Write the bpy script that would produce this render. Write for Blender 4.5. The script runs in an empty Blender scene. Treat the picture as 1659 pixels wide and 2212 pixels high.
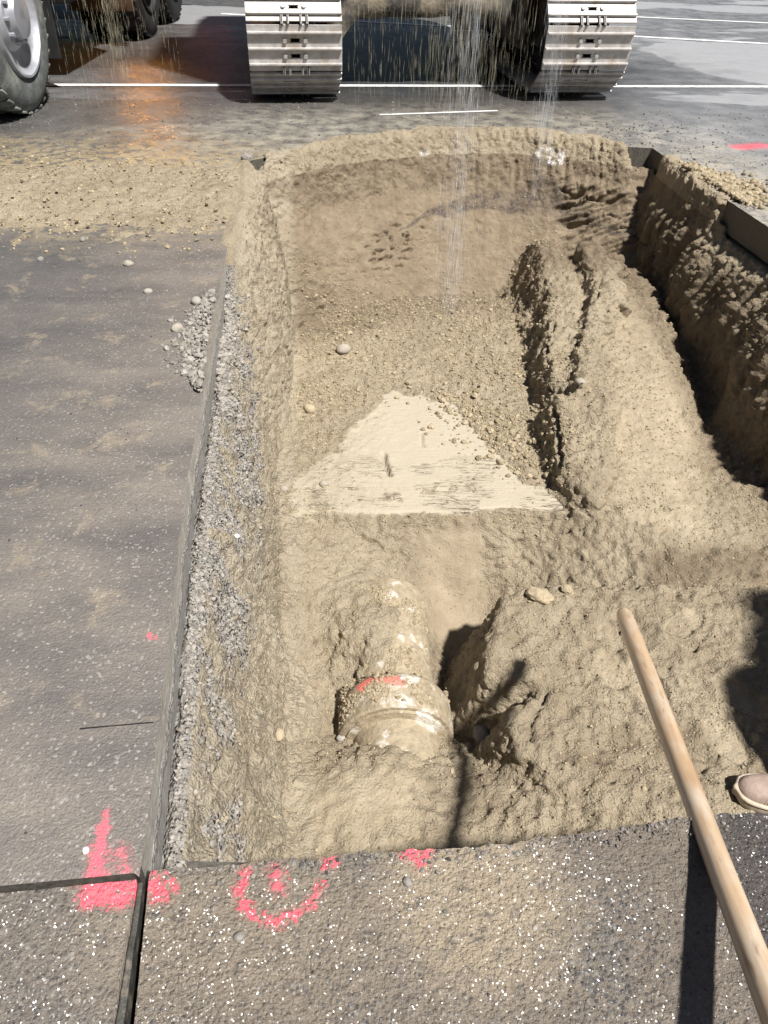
import bpy, bmesh, math, random
import numpy as np
from math import radians, sin, cos, pi
from mathutils import Vector, Matrix, noise as mnoise
from mathutils.bvhtree import BVHTree
from mathutils.geometry import tessellate_polygon

random.seed(4); rng = np.random.default_rng(4)
SC = bpy.context.scene
COL = SC.collection

# ------------------------------------------------------------------ camera, sky, sun, exposure
PITCH, ROLL, CAMZ, FPX = radians(38.9), radians(1.4), 1.25, 1661.0
cam = bpy.data.cameras.new('camera'); cam.sensor_fit = 'VERTICAL'; cam.sensor_height = 24
cam.lens = FPX/2212*24; cam.clip_start = 0.02; cam.clip_end = 500
camo = bpy.data.objects.new('camera', cam); COL.objects.link(camo); SC.camera = camo
CM = Matrix.Rotation(pi/2-PITCH, 3, 'X') @ Matrix.Rotation(ROLL, 3, 'Z')
camo.matrix_world = Matrix.Translation((0, 0, CAMZ)) @ CM.to_4x4()

SUN = Vector((-0.42, 0.46, -1.0)).normalized()
W = bpy.data.worlds.new('World'); SC.world = W; W.use_nodes = True
wn = W.node_tree
sky = wn.nodes.new('ShaderNodeTexSky'); sky.sky_type = 'NISHITA'; sky.sun_disc = False
sky.sun_elevation = math.asin(-SUN.z); sky.sun_rotation = math.atan2(-SUN.x, -SUN.y)
wn.links.new(sky.outputs[0], wn.nodes['Background'].inputs[0]); wn.nodes['Background'].inputs[1].default_value = 0.03
sl = bpy.data.lights.new('sun', 'SUN'); sl.energy = 5.0; sl.angle = radians(2.6); sl.color = (1, 0.965, 0.92)
so = bpy.data.objects.new('sun', sl); COL.objects.link(so); so.rotation_euler = SUN.to_track_quat('-Z', 'Y').to_euler()
SC.view_settings.view_transform = 'Standard'; SC.view_settings.look = 'None'; SC.view_settings.exposure = 0.70
SC.cycles.diffuse_bounces = 2

def ray(px, py):
    return CM @ Vector((px-829.5, -(py-1106), -FPX))
def P(px, py, z=0.0):
    d = ray(px, py); t = (z-CAMZ)/d.z
    return Vector((d.x*t, d.y*t, z))
def PD(px, py, depth):
    return Vector((0, 0, CAMZ)) + ray(px, py)*(depth/FPX)

# ------------------------------------------------------------------ numpy noise
_perm = rng.permutation(256).astype(np.int64); _perm = np.concatenate([_perm, _perm])
_g = rng.normal(size=(256, 3)); _g /= np.linalg.norm(_g, axis=1)[:, None]
def gnoise(p):
    i = np.floor(p).astype(np.int64); f = p-i; i &= 255
    u = f*f*f*(f*(f*6-15)+10)
    def c(a, b, d):
        h = _perm[_perm[_perm[(i[:, 0]+a) & 255]+((i[:, 1]+b) & 255)]+((i[:, 2]+d) & 255)]
        g = _g[h]
        return g[:, 0]*(f[:, 0]-a)+g[:, 1]*(f[:, 1]-b)+g[:, 2]*(f[:, 2]-d)
    l = lambda a, b, t: a+(b-a)*t
    x0 = l(l(c(0,0,0), c(1,0,0), u[:,0]), l(c(0,1,0), c(1,1,0), u[:,0]), u[:,1])
    x1 = l(l(c(0,0,1), c(1,0,1), u[:,0]), l(c(0,1,1), c(1,1,1), u[:,0]), u[:,1])
    return l(x0, x1, u[:, 2])*1.6
def fbm(p, o=3, seed=0.0):
    s = 0; a = 1.0; q = p+seed*17.31; t = 0
    for k in range(o):
        s = s+a*gnoise(q*(2.03**k)+k*5.1); t += a; a *= 0.5
    return s/t
def n2(x, y, s=1.0, seed=0.0, o=2):
    p = np.stack([np.ravel(x)*s, np.ravel(y)*s, np.full(np.size(x), seed*3.7+.5)], 1)
    return fbm(p, o).reshape(np.shape(x))
def sstep(a, b, x):
    t = np.clip((x-a)/(b-a), 0, 1); return t*t*(3-2*t)

# ------------------------------------------------------------------ node helpers
class NT:
    def __init__(s, name):
        s.m = bpy.data.materials.new(name); s.m.use_nodes = True; s.t = s.m.node_tree
        s.b = s.t.nodes['Principled BSDF']; s.pos = s.t.nodes.new('ShaderNodeNewGeometry').outputs['Position']
    def n(s, typ, ins=None, **kw):
        nd = s.t.nodes.new('ShaderNode'+typ)
        for k, v in kw.items(): setattr(nd, k, v)
        for k, v in (ins or {}).items(): s.set(nd.inputs[k], v)
        return nd
    def set(s, inp, v):
        if isinstance(v, bpy.types.NodeSocket): s.t.links.new(v, inp)
        else:
            if isinstance(v, (tuple, list)) and len(v) == 3 and inp.type == 'RGBA': v = (*v, 1)
            inp.default_value = v
    def math(s, op, a, b=0.0, c=0.0, clamp=False):
        nd = s.n('Math', operation=op, use_clamp=clamp); s.set(nd.inputs[0], a); s.set(nd.inputs[1], b); s.set(nd.inputs[2], c)
        return nd.outputs[0]
    def vmath(s, op, a, b=(0, 0, 0)):
        nd = s.n('VectorMath', operation=op); s.set(nd.inputs[0], a); s.set(nd.inputs[1], b)
        return nd.outputs['Value'] if op in ('LENGTH', 'DISTANCE', 'DOT_PRODUCT') else nd.outputs[0]
    def noise(s, scale, detail=3, rough=.55, vec=None, dist=0.0):
        nd = s.n('TexNoise', {'Vector': vec or s.pos, 'Scale': scale, 'Detail': detail, 'Roughness': rough, 'Distortion': dist}); return nd.outputs['Fac']
    def vor(s, scale, out='Distance', feat='F1', vec=None, rnd=1.0):
        nd = s.n('TexVoronoi', {'Vector': vec or s.pos, 'Scale': scale, 'Randomness': rnd}, feature=feat); return nd.outputs[out]
    def mp(s, v, a, b, c=0.0, d=1.0, smooth=False):
        nd = s.n('MapRange', {'Value': v, 'From Min': a, 'From Max': b, 'To Min': c, 'To Max': d})
        if smooth: nd.interpolation_type = 'SMOOTHSTEP'
        return nd.outputs[0]
    def mix(s, f, a, b, blend='MIX'):
        nd = s.n('Mix', data_type='RGBA', blend_type=blend); s.set(nd.inputs[0], f); s.set(nd.inputs[6], a); s.set(nd.inputs[7], b); return nd.outputs[2]
    def scale(s, vec, sc):
        return s.vmath('MULTIPLY', vec, sc)
    def bump(s, h, strength, dist, normal=None):
        nd = s.n('Bump', {'Height': h, 'Strength': strength, 'Distance': dist})
        if normal is not None: s.set(nd.inputs['Normal'], normal)
        return nd.outputs[0]
    def blob(s, x, y, rx, ry, edge=.35, wob=None, ang=0.0):
        v = s.vmath('SUBTRACT', s.pos, (x, y, 0))
        if ang: v = s.n('VectorRotate', {'Vector': v, 'Angle': ang}, rotation_type='Z_AXIS').outputs[0]
        v = s.vmath('MULTIPLY', v, (1/rx, 1/ry, 0))
        d = s.vmath('LENGTH', v)
        if wob is not None: d = s.math('ADD', d, wob)
        return s.mp(d, 1-edge, 1+edge, 1, 0, True)
    def out(s, **kw):
        for k, v in kw.items(): s.set(s.b.inputs[k.replace('_', ' ')], v)
        return s.m

# ------------------------------------------------------------------ object helpers
def link(name, me, mat=None, parent=None, loc=None, **props):
    o = bpy.data.objects.new(name, me); COL.objects.link(o)
    if mat is not None:
        for m in (mat if isinstance(mat, (list, tuple)) else [mat]): me.materials.append(m)
    if parent is not None: o.parent = parent
    if loc is not None: o.location = loc
    for k, v in props.items(): o[k] = v
    return o
def thing(name, label, cat, loc=(0, 0, 0), rz=0.0, group=None):
    o = bpy.data.objects.new(name, None); COL.objects.link(o); o.location = loc; o.rotation_euler = (0, 0, rz); o.empty_display_size = .1
    o['label'] = label; o['category'] = cat
    if group: o['group'] = group
    return o
def pymesh(name, verts, faces, smooth=False):
    me = bpy.data.meshes.new(name); me.from_pydata([tuple(v) for v in verts], [], faces); me.update()
    if smooth: me.polygons.foreach_set('use_smooth', [True]*len(me.polygons))
    return me
def npmesh(name, verts, faces, smooth=False):
    verts = np.asarray(verts, np.float32); faces = np.asarray(faces, np.int32); k = faces.shape[1]
    me = bpy.data.meshes.new(name); me.vertices.add(len(verts)); me.vertices.foreach_set('co', verts.ravel())
    me.loops.add(faces.size); me.loops.foreach_set('vertex_index', faces.ravel())
    me.polygons.add(len(faces)); me.polygons.foreach_set('loop_start', np.arange(0, faces.size, k, dtype=np.int32))
    me.polygons.foreach_set('use_smooth', np.full(len(faces), smooth)); me.update(calc_edges=True); me.validate(); return me
class MB:
    def __init__(s): s.bm = bmesh.new()
    def box(s, c, d, rot=None, bev=0.0, mi=0):
        r = bmesh.ops.create_cube(s.bm, size=1.0); vs = r['verts']
        M = Matrix.Translation(c) @ (rot.to_4x4() if rot else Matrix.Identity(4)) @ Matrix.Diagonal((*d, 1))
        bmesh.ops.transform(s.bm, matrix=M, verts=vs)
        fs = {f for v in vs for f in v.link_faces}
        for f in fs: f.material_index = mi
        if bev:
            es = list({e for v in vs for e in v.link_edges}); bmesh.ops.bevel(s.bm, geom=es, offset=bev, segments=2, affect='EDGES', profile=.5)
        return s
    def cyl(s, a, b, r1, r2=None, n=20, mi=0, cap=True):
        a, b = Vector(a), Vector(b); r2 = r1 if r2 is None else r2
        r = bmesh.ops.create_cone(s.bm, cap_ends=cap, segments=n, radius1=r1, radius2=r2, depth=(b-a).length)
        M = Matrix.Translation((a+b)/2) @ (b-a).to_track_quat('Z', 'Y').to_matrix().to_4x4()
        bmesh.ops.transform(s.bm, matrix=M, verts=r['verts'])
        for f in {f for v in r['verts'] for f in v.link_faces}: f.material_index = mi
        return s
    def lathe(s, prof, axis='X', n=48, mi=0, c=(0, 0, 0), arc=None):
        """prof: list of (along, radius)"""
        rings = []
        c = Vector(c)
        for a, r in prof:
            ring = []
            for k in range(n):
                t = 2*pi*k/n
                v = {'X': Vector((a, r*cos(t), r*sin(t))), 'Y': Vector((r*cos(t), a, r*sin(t))), 'Z': Vector((r*cos(t), r*sin(t), a))}[axis]
                ring.append(s.bm.verts.new(c+v))
            rings.append(ring)
        for i in range(len(rings)-1):
            for k in range(n):
                f = s.bm.faces.new((rings[i][k], rings[i][(k+1) % n], rings[i+1][(k+1) % n], rings[i+1][k])); f.material_index = mi
        return s
    def mesh(s, name='m', smooth=False, angle=None):
        bmesh.ops.recalc_face_normals(s.bm, faces=s.bm.faces)
        me = bpy.data.meshes.new(name); s.bm.to_mesh(me); s.bm.free()
        if smooth:
            me.polygons.foreach_set('use_smooth', [True]*len(me.polygons))
            me.set_sharp_from_angle(angle=angle or radians(40))
        return me

# ------------------------------------------------------------------ materials
def soil_mat():
    s = NT('soil'); at = s.n('Attribute', attribute_name='soil').outputs['Color']
    sep = s.n('SeparateColor', {'Color': at}); grey, pale, dark = sep.outputs[0], sep.outputs[1], sep.outputs[2]
    at2 = s.n('Attribute', attribute_name='soil2').outputs['Color']
    sp2 = s.n('SeparateColor', {'Color': at2}); moist_shade, sm, paint = sp2.outputs[0], sp2.outputs[1], sp2.outputs[2]
    big = s.noise(2.2, 4, .6); mid = s.noise(14, 4, .6); fine = s.noise(160, 3, .6); grain = s.noise(600, 2, .5)
    c = s.mix(s.mp(big, .35, .68), (.290, .236, .162), (.410, .345, .245))
    c = s.mix(s.mp(mid, .35, .75, 0, .55), c, (.500, .430, .315))
    c = s.mix(s.mp(fine, .3, .75, 0, .35), c, (.165, .125, .080))
    c = s.mix(s.math('MULTIPLY', moist_shade, .85), c, s.mix(s.mp(mid, .3, .7), (.150, .112, .074), (.225, .177, .122)))
    # smooth scraped pale sand
    str_ = s.noise(1.0, 3, .6, vec=s.scale(s.pos, (8, 160, 120)))
    pc = s.mix(s.mp(str_, .35, .7, 0, .5), (.43, .38, .29), (.34, .295, .215))
    wk = s.noise(1.0, 3, .6, vec=s.scale(s.pos, (7, 70, 40)), dist=.5)
    ck = s.math('MULTIPLY', s.mp(s.math('ABSOLUTE', s.math('SUBTRACT', wk, .5)), .004, .018, 1, 0), s.mp(s.noise(6, 4), .50, .58))
    Yc = s.n('SeparateXYZ', {'Vector': s.pos}).outputs[1]
    ck = s.math('MULTIPLY', s.math('MULTIPLY', ck, pale), s.mp(Yc, 3.0, 2.75, 0, 1))
    c = s.mix(pale, c, pc); c = s.mix(s.math('MULTIPLY', ck, .42), c, (.16, .12, .08))
    # grey concrete rubble
    vc = s.n('TexVoronoi', {'Vector': s.pos, 'Scale': 85.0}).outputs['Color']
    vr = s.n('SeparateColor', {'Color': vc}).outputs[0]
    gc = s.mix(s.mp(s.noise(55, 4, .65), .3, .7), (.16, .148, .132), (.36, .34, .31))
    gc = s.mix(s.mp(vr, .72, .95, 0, .8), gc, (.46, .45, .43))
    gc = s.mix(s.mp(vr, .12, .0, 0, .6), gc, (.22, .15, .12))
    c = s.mix(grey, c, gc)
    c = s.mix(dark, c, s.mix(s.mp(s.noise(60, 3), .35, .65), (.055, .045, .038), (.15, .12, .095)))
    c = s.mix(s.math('MULTIPLY', paint, s.mp(fine, .42, .55)), c, (.85, .85, .84))
    h = s.math('ADD', s.math('MULTIPLY', s.noise(38, 4, .62), 1.0), s.math('MULTIPLY', s.noise(130, 3, .6), .55))
    h = s.math('ADD', h, s.math('MULTIPLY', grain, .22))
    crs = s.mp(s.math('ABSOLUTE', s.math('SUBTRACT', s.noise(48, 3, .6, dist=.8), .5)), 0, .06, 0, 1)
    h = s.math('ADD', h, s.math('MULTIPLY', crs, .10))
    ve = s.mp(s.vor(95), 0, .6, 1, 0)
    h = s.math('ADD', h, s.math('MULTIPLY', ve, s.math('ADD', s.math('MULTIPLY', grey, .9), .22)))
    str2 = s.math('SUBTRACT', 1.0, s.math('MULTIPLY', sm, .86))
    h = s.math('ADD', s.math('MULTIPLY', h, str2), s.math('MULTIPLY', s.math('MULTIPLY', str_, pale), .2))
    h = s.math('SUBTRACT', h, s.math('MULTIPLY', ck, .8))
    return s.out(Base_Color=c, Roughness=.92, Normal=s.bump(h, 1.0, .014), Specular_IOR_Level=.18)
M_SOIL = soil_mat()

def crumb_mat(name, a, b, dk):
    s = NT(name); r = s.n('NewGeometry').outputs['Random Per Island']
    c = s.mix(r, a, b); c = s.mix(s.mp(s.noise(150, 3), .4, .75, 0, .6), c, dk)
    return s.out(Base_Color=c, Roughness=.9, Normal=s.bump(s.noise(260, 3), .7, .003), Specular_IOR_Level=.2)
M_CRUMB = crumb_mat('sand_crumb', (.235, .19, .12), (.44, .365, .250), (.22, .175, .115))
M_RUBBLE = crumb_mat('grey_rubble', (.16, .148, .132), (.37, .35, .32), (.32, .27, .20))
M_GRIT = crumb_mat('asphalt_grit', (.05, .05, .052), (.30, .28, .25), (.12, .11, .10))
M_STONE = crumb_mat('stone', (.27, .25, .22), (.38, .34, .28), (.22, .19, .15))

def capsule(s, p, a, b, r):
    """mask value rising inside the sprayed stroke a-b of radius r"""
    ax, ay = a; bx, by = b; dx, dy = bx-ax, by-ay; L2 = dx*dx+dy*dy+1e-9
    q = s.vmath('SUBTRACT', p, (ax, ay, 0))
    t = s.math('DIVIDE', s.vmath('DOT_PRODUCT', q, (dx, dy, 0)), L2, clamp=True)
    nd = s.n('VectorMath', operation='SCALE'); nd.inputs[0].default_value = (dx, dy, 0); s.set(nd.inputs['Scale'], t)
    d = s.vmath('LENGTH', s.vmath('MULTIPLY', s.vmath('SUBTRACT', q, nd.outputs[0]), (1, 1, 0)))
    return s.math('SUBTRACT', 1.0, s.math('DIVIDE', d, r))

def asphalt_mat(name, strokes=(), mud=.6, wet=.8, kind='road', base=((.050, .050, .052), (.15, .145, .14)), stone=110.0, bumpd=.006):
    s = NT(name)
    vd = s.n('TexVoronoi', {'Vector': s.pos, 'Scale': stone}); dist = vd.outputs['Distance']
    rc = s.n('SeparateColor', {'Color': vd.outputs['Color']}); r1, r2 = rc.outputs[0], rc.outputs[1]
    big = s.noise(1.3, 4, .6); mid = s.noise(7, 5, .62); fin = s.noise(50, 4, .65)
    st = s.mix(r1, base[0], base[1])
    st = s.mix(s.mp(r2, .90, .97), st, (.30, .29, .27))
    mudc = s.mix(fin, (.115, .096, .078), (.265, .222, .176)) if kind == 'near' else s.mix(fin, (.075, .068, .060), (.165, .150, .135))
    wobf = s.mp(s.noise(3.0, 4, .6), 0, 1, -.5, .5)
    m = s.math('ADD', s.mp(mid, .30, .70), s.mp(dist, .15, .55, -.35, .45))
    m = s.math('MULTIPLY', s.mp(m, .1, .75, 0, 1), mud, clamp=True)
    c = s.mix(m, st, mudc)
    rough = s.mp(s.noise(22, 4, .6), .35, .7, .10, .30)
    extra = None
    if kind == 'left':
        # dusty dry purple grey slab; sand dust towards the spill
        dust = s.math('MULTIPLY', s.mp(s.noise(6, 5, .7), .50, .68), .75)
        c = s.mix(dust, c, (.27, .215, .155)); rough = s.math('ADD', rough, .22)
    if kind == 'road':
        sp = s.n('SeparateXYZ', {'Vector': s.pos}); X, Y = sp.outputs[0], sp.outputs[1]
        # slab beside the pit on the left: damp, dusty and slightly purple
        near = s.mp(s.math('ADD', Y, s.math('MULTIPLY', wobf, .9)), 3.3, 5.0, 1, 0, True)
        c2 = s.mix(s.mp(s.noise(2.1, 4, .6, vec=s.scale(s.pos, (1.2, 2.4, 1)), dist=.15), .30, .72), (.108, .100, .093), (.245, .212, .178))
        c2 = s.mix(s.mp(r1, .35, .9, 0, .35), c2, (.12, .117, .118)); c2 = s.mix(s.mp(r2, .93, .97, 0, .6), c2, (.36, .34, .32))
        c2 = s.mix(s.mp(s.math('ADD', X, s.math('MULTIPLY', wobf, .5)), -.75, -1.5, 0, .55, True), c2, (.062, .066, .072))
        dust = s.mp(s.noise(7, 6, .72, dist=.4), .56, .66)
        c2 = s.mix(s.math('MULTIPLY', dust, .5), c2, (.34, .28, .20))
        c = s.mix(near, c, c2)
        # far road: dark wet bands; pale patches, some dry, some wet sheen painted in
        pt = s.noise(.55, 4, .55, vec=s.scale(s.pos, (.55, 1.5, 1)), dist=.5)
        edge = s.mp(pt, .50, .515)
        right = s.mp(X, 1.0, 3.2, -.10, .06)
        edge = s.mp(s.math('ADD', pt, right), .60, .62)
        far = s.mp(Y, 5.8, 6.8, 0, 1)
        edge = s.math('MULTIPLY', edge, far)
        patches = edge
        for (bx, by, rx, ry) in PATCHES: patches = s.math('MAXIMUM', patches, s.blob(bx, by, rx, ry, .03, s.math('MULTIPLY', wobf, .5)))
        gp = 0.0
        for (bx, by, rx, ry) in GREYS: gp = s.math('MAXIMUM', gp, s.blob(bx, by, rx, ry, .06, s.math('MULTIPLY', wobf, .7)))
        c = s.mix(s.math('MULTIPLY', gp, .8), c, (.16, .165, .17))
        c = s.mix(s.math('MULTIPLY', patches, .9), c, s.mix(fin, (.19, .195, .20), (.30, .305, .31)))
        rough = s.math('ADD', rough, s.math('MULTIPLY', patches, .35)); rough = s.math('ADD', rough, s.math('MULTIPLY', near, .12))
        # sand dust around the rim of the pit
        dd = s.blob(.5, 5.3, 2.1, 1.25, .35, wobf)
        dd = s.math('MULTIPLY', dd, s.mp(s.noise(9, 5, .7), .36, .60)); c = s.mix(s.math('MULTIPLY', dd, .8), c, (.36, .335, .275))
        glare_r = s.math('MULTIPLY', s.mp(X, 1.3, 2.3, 0, 1, True), s.mp(Y, 3.0, 4.0, 0, 1)); c = s.mix(s.math('MULTIPLY', glare_r, s.mp(s.noise(120, 4, .7), .35, .6, .1, .75)), c, (.36, .37, .39))  # right side: wet glare painted in as a pale speckled film
        dk = s.math('MULTIPLY', s.blob(-.2, 8.2, 2.6, 1.9, .4, wobf), .8); c = s.mix(dk, c, (.022, .022, .024))  # darkness mirrored under the excavator, put into the road colour
        dl = s.blob(-1.6, 4.4, 1.9, .8, .5, wobf); c = s.mix(s.math('MULTIPLY', dl, s.mp(s.noise(16, 5, .7), .42, .55)), c, (.36, .29, .18))
        dr = s.blob(2.0, 4.3, .35, 1.1, .6, wobf); c = s.mix(s.math('MULTIPLY', dr, s.mp(s.noise(22, 5, .7), .42, .55)), c, (.40, .36, .29))
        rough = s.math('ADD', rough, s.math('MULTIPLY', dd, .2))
    if kind == 'near':
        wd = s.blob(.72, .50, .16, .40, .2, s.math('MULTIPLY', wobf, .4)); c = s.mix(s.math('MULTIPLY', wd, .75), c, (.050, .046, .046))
        mb = s.math('MAXIMUM', s.blob(*q2(1010, 1925), .15, .15, .5, wobf), s.math('MULTIPLY', s.blob(*q2(560, 2000), .25, .12, .6, wobf), .4))
        mb = s.math('MULTIPLY', mb, s.mp(s.noise(38, 5, .7), .34, .50)); c = s.mix(s.math('MULTIPLY', mb, .62), c, (.43, .35, .24))
    if strokes:
        wp = s.vmath('ADD', s.pos, s.vmath('MULTIPLY', s.vmath('SUBTRACT', s.n('TexNoise', {'Vector': s.pos, 'Scale': 60.0}).outputs['Color'], (.5, .5, .5)), (.03, .03, 0)))
        pk = None
        for (a, b, r, k) in strokes:
            v = s.math('MULTIPLY', capsule(s, wp, a, b, r), k)
            pk = v if pk is None else s.math('MAXIMUM', pk, v)
        thr = s.math('ADD', pk, s.mp(s.noise(55, 5, .75), .3, .7, -.75, .50))
        thr = s.math('SUBTRACT', thr, s.mp(dist, .3, .65, 0, .5))
        pm = s.mp(thr, .12, .24)
        pm = s.math('MULTIPLY', pm, s.mp(pk, 0, .05))
        c = s.mix(s.math('MULTIPLY', s.mp(pk, -.25, .7, 0, .38, True), s.mp(s.noise(140, 3, .7), .4, .6)), c, (.80, .16, .20))
        c = s.mix(s.math('MULTIPLY', pm, .85), c, (.88, .135, .18))
        rough = s.math('ADD', rough, s.math('MULTIPLY', pm, .2))
    h = s.math('ADD', s.mp(dist, .25, .62, .3, 0, True), s.math('MULTIPLY', s.noise(120, 4, .7), 1.5))
    h = s.math('ADD', h, s.math('MULTIPLY', s.noise(420, 2, .6), .45))
    h = s.math('ADD', h, s.math('MULTIPLY', fin, 1.6))
    # wet film: every little stone facet mirrors the lamp its own way
    fv = s.n('TexVoronoi', {'Vector': s.vmath('ADD', s.pos, s.vmath('MULTIPLY', s.n('TexNoise', {'Vector': s.pos, 'Scale': 220.0}).outputs['Color'], (.004, .004, .004))), 'Scale': 470.0 if kind == 'near' else 420.0}).outputs['Color']
    gn = s.t.nodes.new('ShaderNodeNewGeometry').outputs['Normal']
    tk_ = s.n('VectorMath', operation='SCALE'); s.set(tk_.inputs[0], s.vmath('MULTIPLY', s.vmath('SUBTRACT', fv, (.5, .5, .5)), (1.15, 1.15, .3)))
    s.set(tk_.inputs['Scale'], s.mp(near, 0, 1, .42, 1.0) if kind == 'road' else 1.0)
    tn = s.vmath('NORMALIZE', s.vmath('ADD', gn, tk_.outputs[0]))
    film = s.mp(s.noise(5, 5, .65), .38, .62, .02, .9)
    if kind == 'road':
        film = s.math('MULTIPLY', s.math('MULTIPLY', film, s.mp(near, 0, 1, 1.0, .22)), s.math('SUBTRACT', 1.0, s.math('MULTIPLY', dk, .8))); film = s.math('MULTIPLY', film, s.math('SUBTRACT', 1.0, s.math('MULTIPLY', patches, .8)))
    s.set(s.b.inputs['Coat Weight'], film); s.set(s.b.inputs['Coat Roughness'], .22 if kind == 'near' else s.mp(near, 0, 1, .11, .28)); s.set(s.b.inputs['Coat Normal'], tn)
    return s.out(Base_Color=c, Roughness=s.math('ADD', rough, .2), Normal=s.bump(h, wet, bumpd), Specular_IOR_Level=.4)

def q2(px, py):
    v = P(px, py, 0); return (v.x, v.y)
PATCHES = [(*q2(1650, 135), .95, 1.3), (*q2(1640, 118), 1.2, .9), (*q2(1600, 20), .8, .5), (*q2(400, 30), 2.4, .9)]
GREYS = [(*q2(300, 165), .9, .40), (*q2(230, 203), .6, .20), (*q2(480, 205), .35, .10), (*q2(900, 175), 1.0, .20), (*q2(880, 200), .5, .1)]
circ = []
for a in range(150, 395, 22):
    A = q2(605+92*cos(radians(a)), 1893-95*sin(radians(a))*1.0); circ.append(A)
SPRAY_FRONT = []
pts = [(525, 1893), (512, 1930), (530, 1962), (560, 1985), (600, 1992), (640, 1975), (670, 1950), (690, 1915)]
for i in range(len(pts)-1): SPRAY_FRONT.append((q2(*pts[i]), q2(*pts[i+1]), .014, .85))
SPRAY_FRONT += [(q2(520, 1888), q2(535, 1883), .014, .8), (q2(595, 1878), q2(602, 1915), .020, .9), (q2(705, 1868), q2(720, 1862), .013, .9),
                (q2(880, 1842), q2(925, 1838), .020, 1.0), (q2(900, 1845), q2(905, 1865), .018, .9), (q2(330, 1905), q2(345, 1935), .022, 1.2), (q2(350, 1900), q2(372, 1915), .014, .9)]
SPRAY_CORNER = [(q2(190, 1920), q2(282, 1912), .026, 1.3), (q2(185, 1945), q2(270, 1940), .022, 1.1)]
SPRAY_ROAD = [(q2(232, 1752), q2(225, 1790), .010, .9), (q2(222, 1790), q2(212, 1850), .016, 1.1), (q2(214, 1850), q2(210, 1893), .026, 1.2), (q2(325, 1372), q2(330, 1376), .012, .9),
              (q2(262, 1840), q2(275, 1893), .020, .5), (q2(1600, 318), q2(1645, 314), .10, 1.2)]
M_ROAD = asphalt_mat('road_asphalt', SPRAY_ROAD, mud=.5, wet=.75, kind='road', base=((.045, .046, .048), (.13, .13, .128)), stone=190, bumpd=.0032)
M_SLAB = asphalt_mat('wet_slab', SPRAY_FRONT, mud=.95, wet=1.0, kind='near', stone=135, bumpd=.0052)
M_CORNER = asphalt_mat('corner_slab', SPRAY_CORNER, mud=.75, wet=.9, kind='near', stone=145, bumpd=.0045)

def simple(name, col, rough=.5, metal=0.0, var=.25, nscale=30, bump=.0, dirt=None, spec=.5):
    s = NT(name); n = s.noise(nscale, 5, .6)
    c = s.mix(s.mp(n, .3, .7), tuple(x*(1-var) for x in col), tuple(min(1, x*(1+var)) for x in col))
    if dirt: c = s.mix(s.mp(s.noise(dirt[1], 5, .65), dirt[2], dirt[3]), c, dirt[0])
    kw = dict(Base_Color=c, Roughness=s.mp(n, .3, .7, max(0, rough-.1), min(1, rough+.1)), Metallic=metal, Specular_IOR_Level=spec)
    if bump: kw['Normal'] = s.bump(s.noise(nscale*4, 4, .6), .8, bump)
    return s.out(**kw)
def cut_mat():
    s = NT('cut_asphalt_face'); z = s.n('SeparateXYZ', {'Vector': s.pos}).outputs[2]; zz = s.math('ADD', z, s.mp(s.noise(9, 4, .6), .3, .7, -.016, .016))
    st = s.math('MULTIPLY', s.mp(zz, -.062, -.068, 0, 1), s.mp(zz, -.092, -.098, 1, 0))
    n = s.noise(30, 5, .6, vec=s.scale(s.pos, (1, .35, 1.5)))
    smooth_ = s.mix(s.mp(n, .3, .7), (.30, .285, .255), (.44, .42, .38))
    smooth_ = s.mix(s.mp(zz, -.095, -.105, 0, .45), smooth_, (.20, .195, .19))
    v = s.n('SeparateColor', {'Color': s.n('TexVoronoi', {'Vector': s.pos, 'Scale': 190.0}).outputs['Color']}).outputs[0]
    stone_ = s.mix(v, (.12, .11, .10), (.55, .53, .50))
    chips = s.math('MULTIPLY', s.mp(s.noise(17, 5, .75), .60, .66), s.mp(zz, -.02, -.05, .4, 1))
    m = s.math('MAXIMUM', st, chips)
    return s.out(Base_Color=s.mix(m, smooth_, stone_), Roughness=s.mp(m, 0, 1, .42, .8), Normal=s.bump(s.math('ADD', s.noise(60, 3), s.math('MULTIPLY', s.math('MULTIPLY', v, m), 2.0)), .8, .004))
M_CUT = cut_mat()
M_CUTD = simple('dark_cut_asphalt', (.085, .078, .065), .6, 0, .4, 90, .002)
M_SHOE = simple('track_steel', (.46, .44, .42), .6, .25, .22, 14, .003, ((.35, .30, .245), 6, .54, .70))
M_DARK = simple('dark_steel', (.035, .033, .03), .6, .2, .3, 15, .002)
M_UNDER = simple('dirty_undercarriage', (.075, .068, .058), .8, 0, .4, 8, .006, ((.24, .20, .145), 4, .48, .62))
M_TYRE = simple('tyre_rubber', (.10, .11, .105), .75, 0, .35, 14, .004, ((.26, .27, .24), 5, .48, .68))
M_RIM = simple('rim_steel', (.40, .41, .44), .42, .5, .15, 8, .001, ((.22, .21, .2), 5, .55, .75))
M_BLACK = simple('black_chassis', (.012, .012, .012), .7, 0, .4, 10)
M_YEL = simple('machine_paint', (.45, .28, .03), .5, 0, .15, 5)
M_LINE = simple('road_paint', (.74, .75, .74), .45, 0, .12, 40, .001, ((.35, .35, .34), 18, .56, .66))
M_RUBBER = simple('joint_filler', (.055, .052, .045), .6, 0, .4, 60, .002, ((.17, .145, .11), 25, .52, .62))
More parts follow.
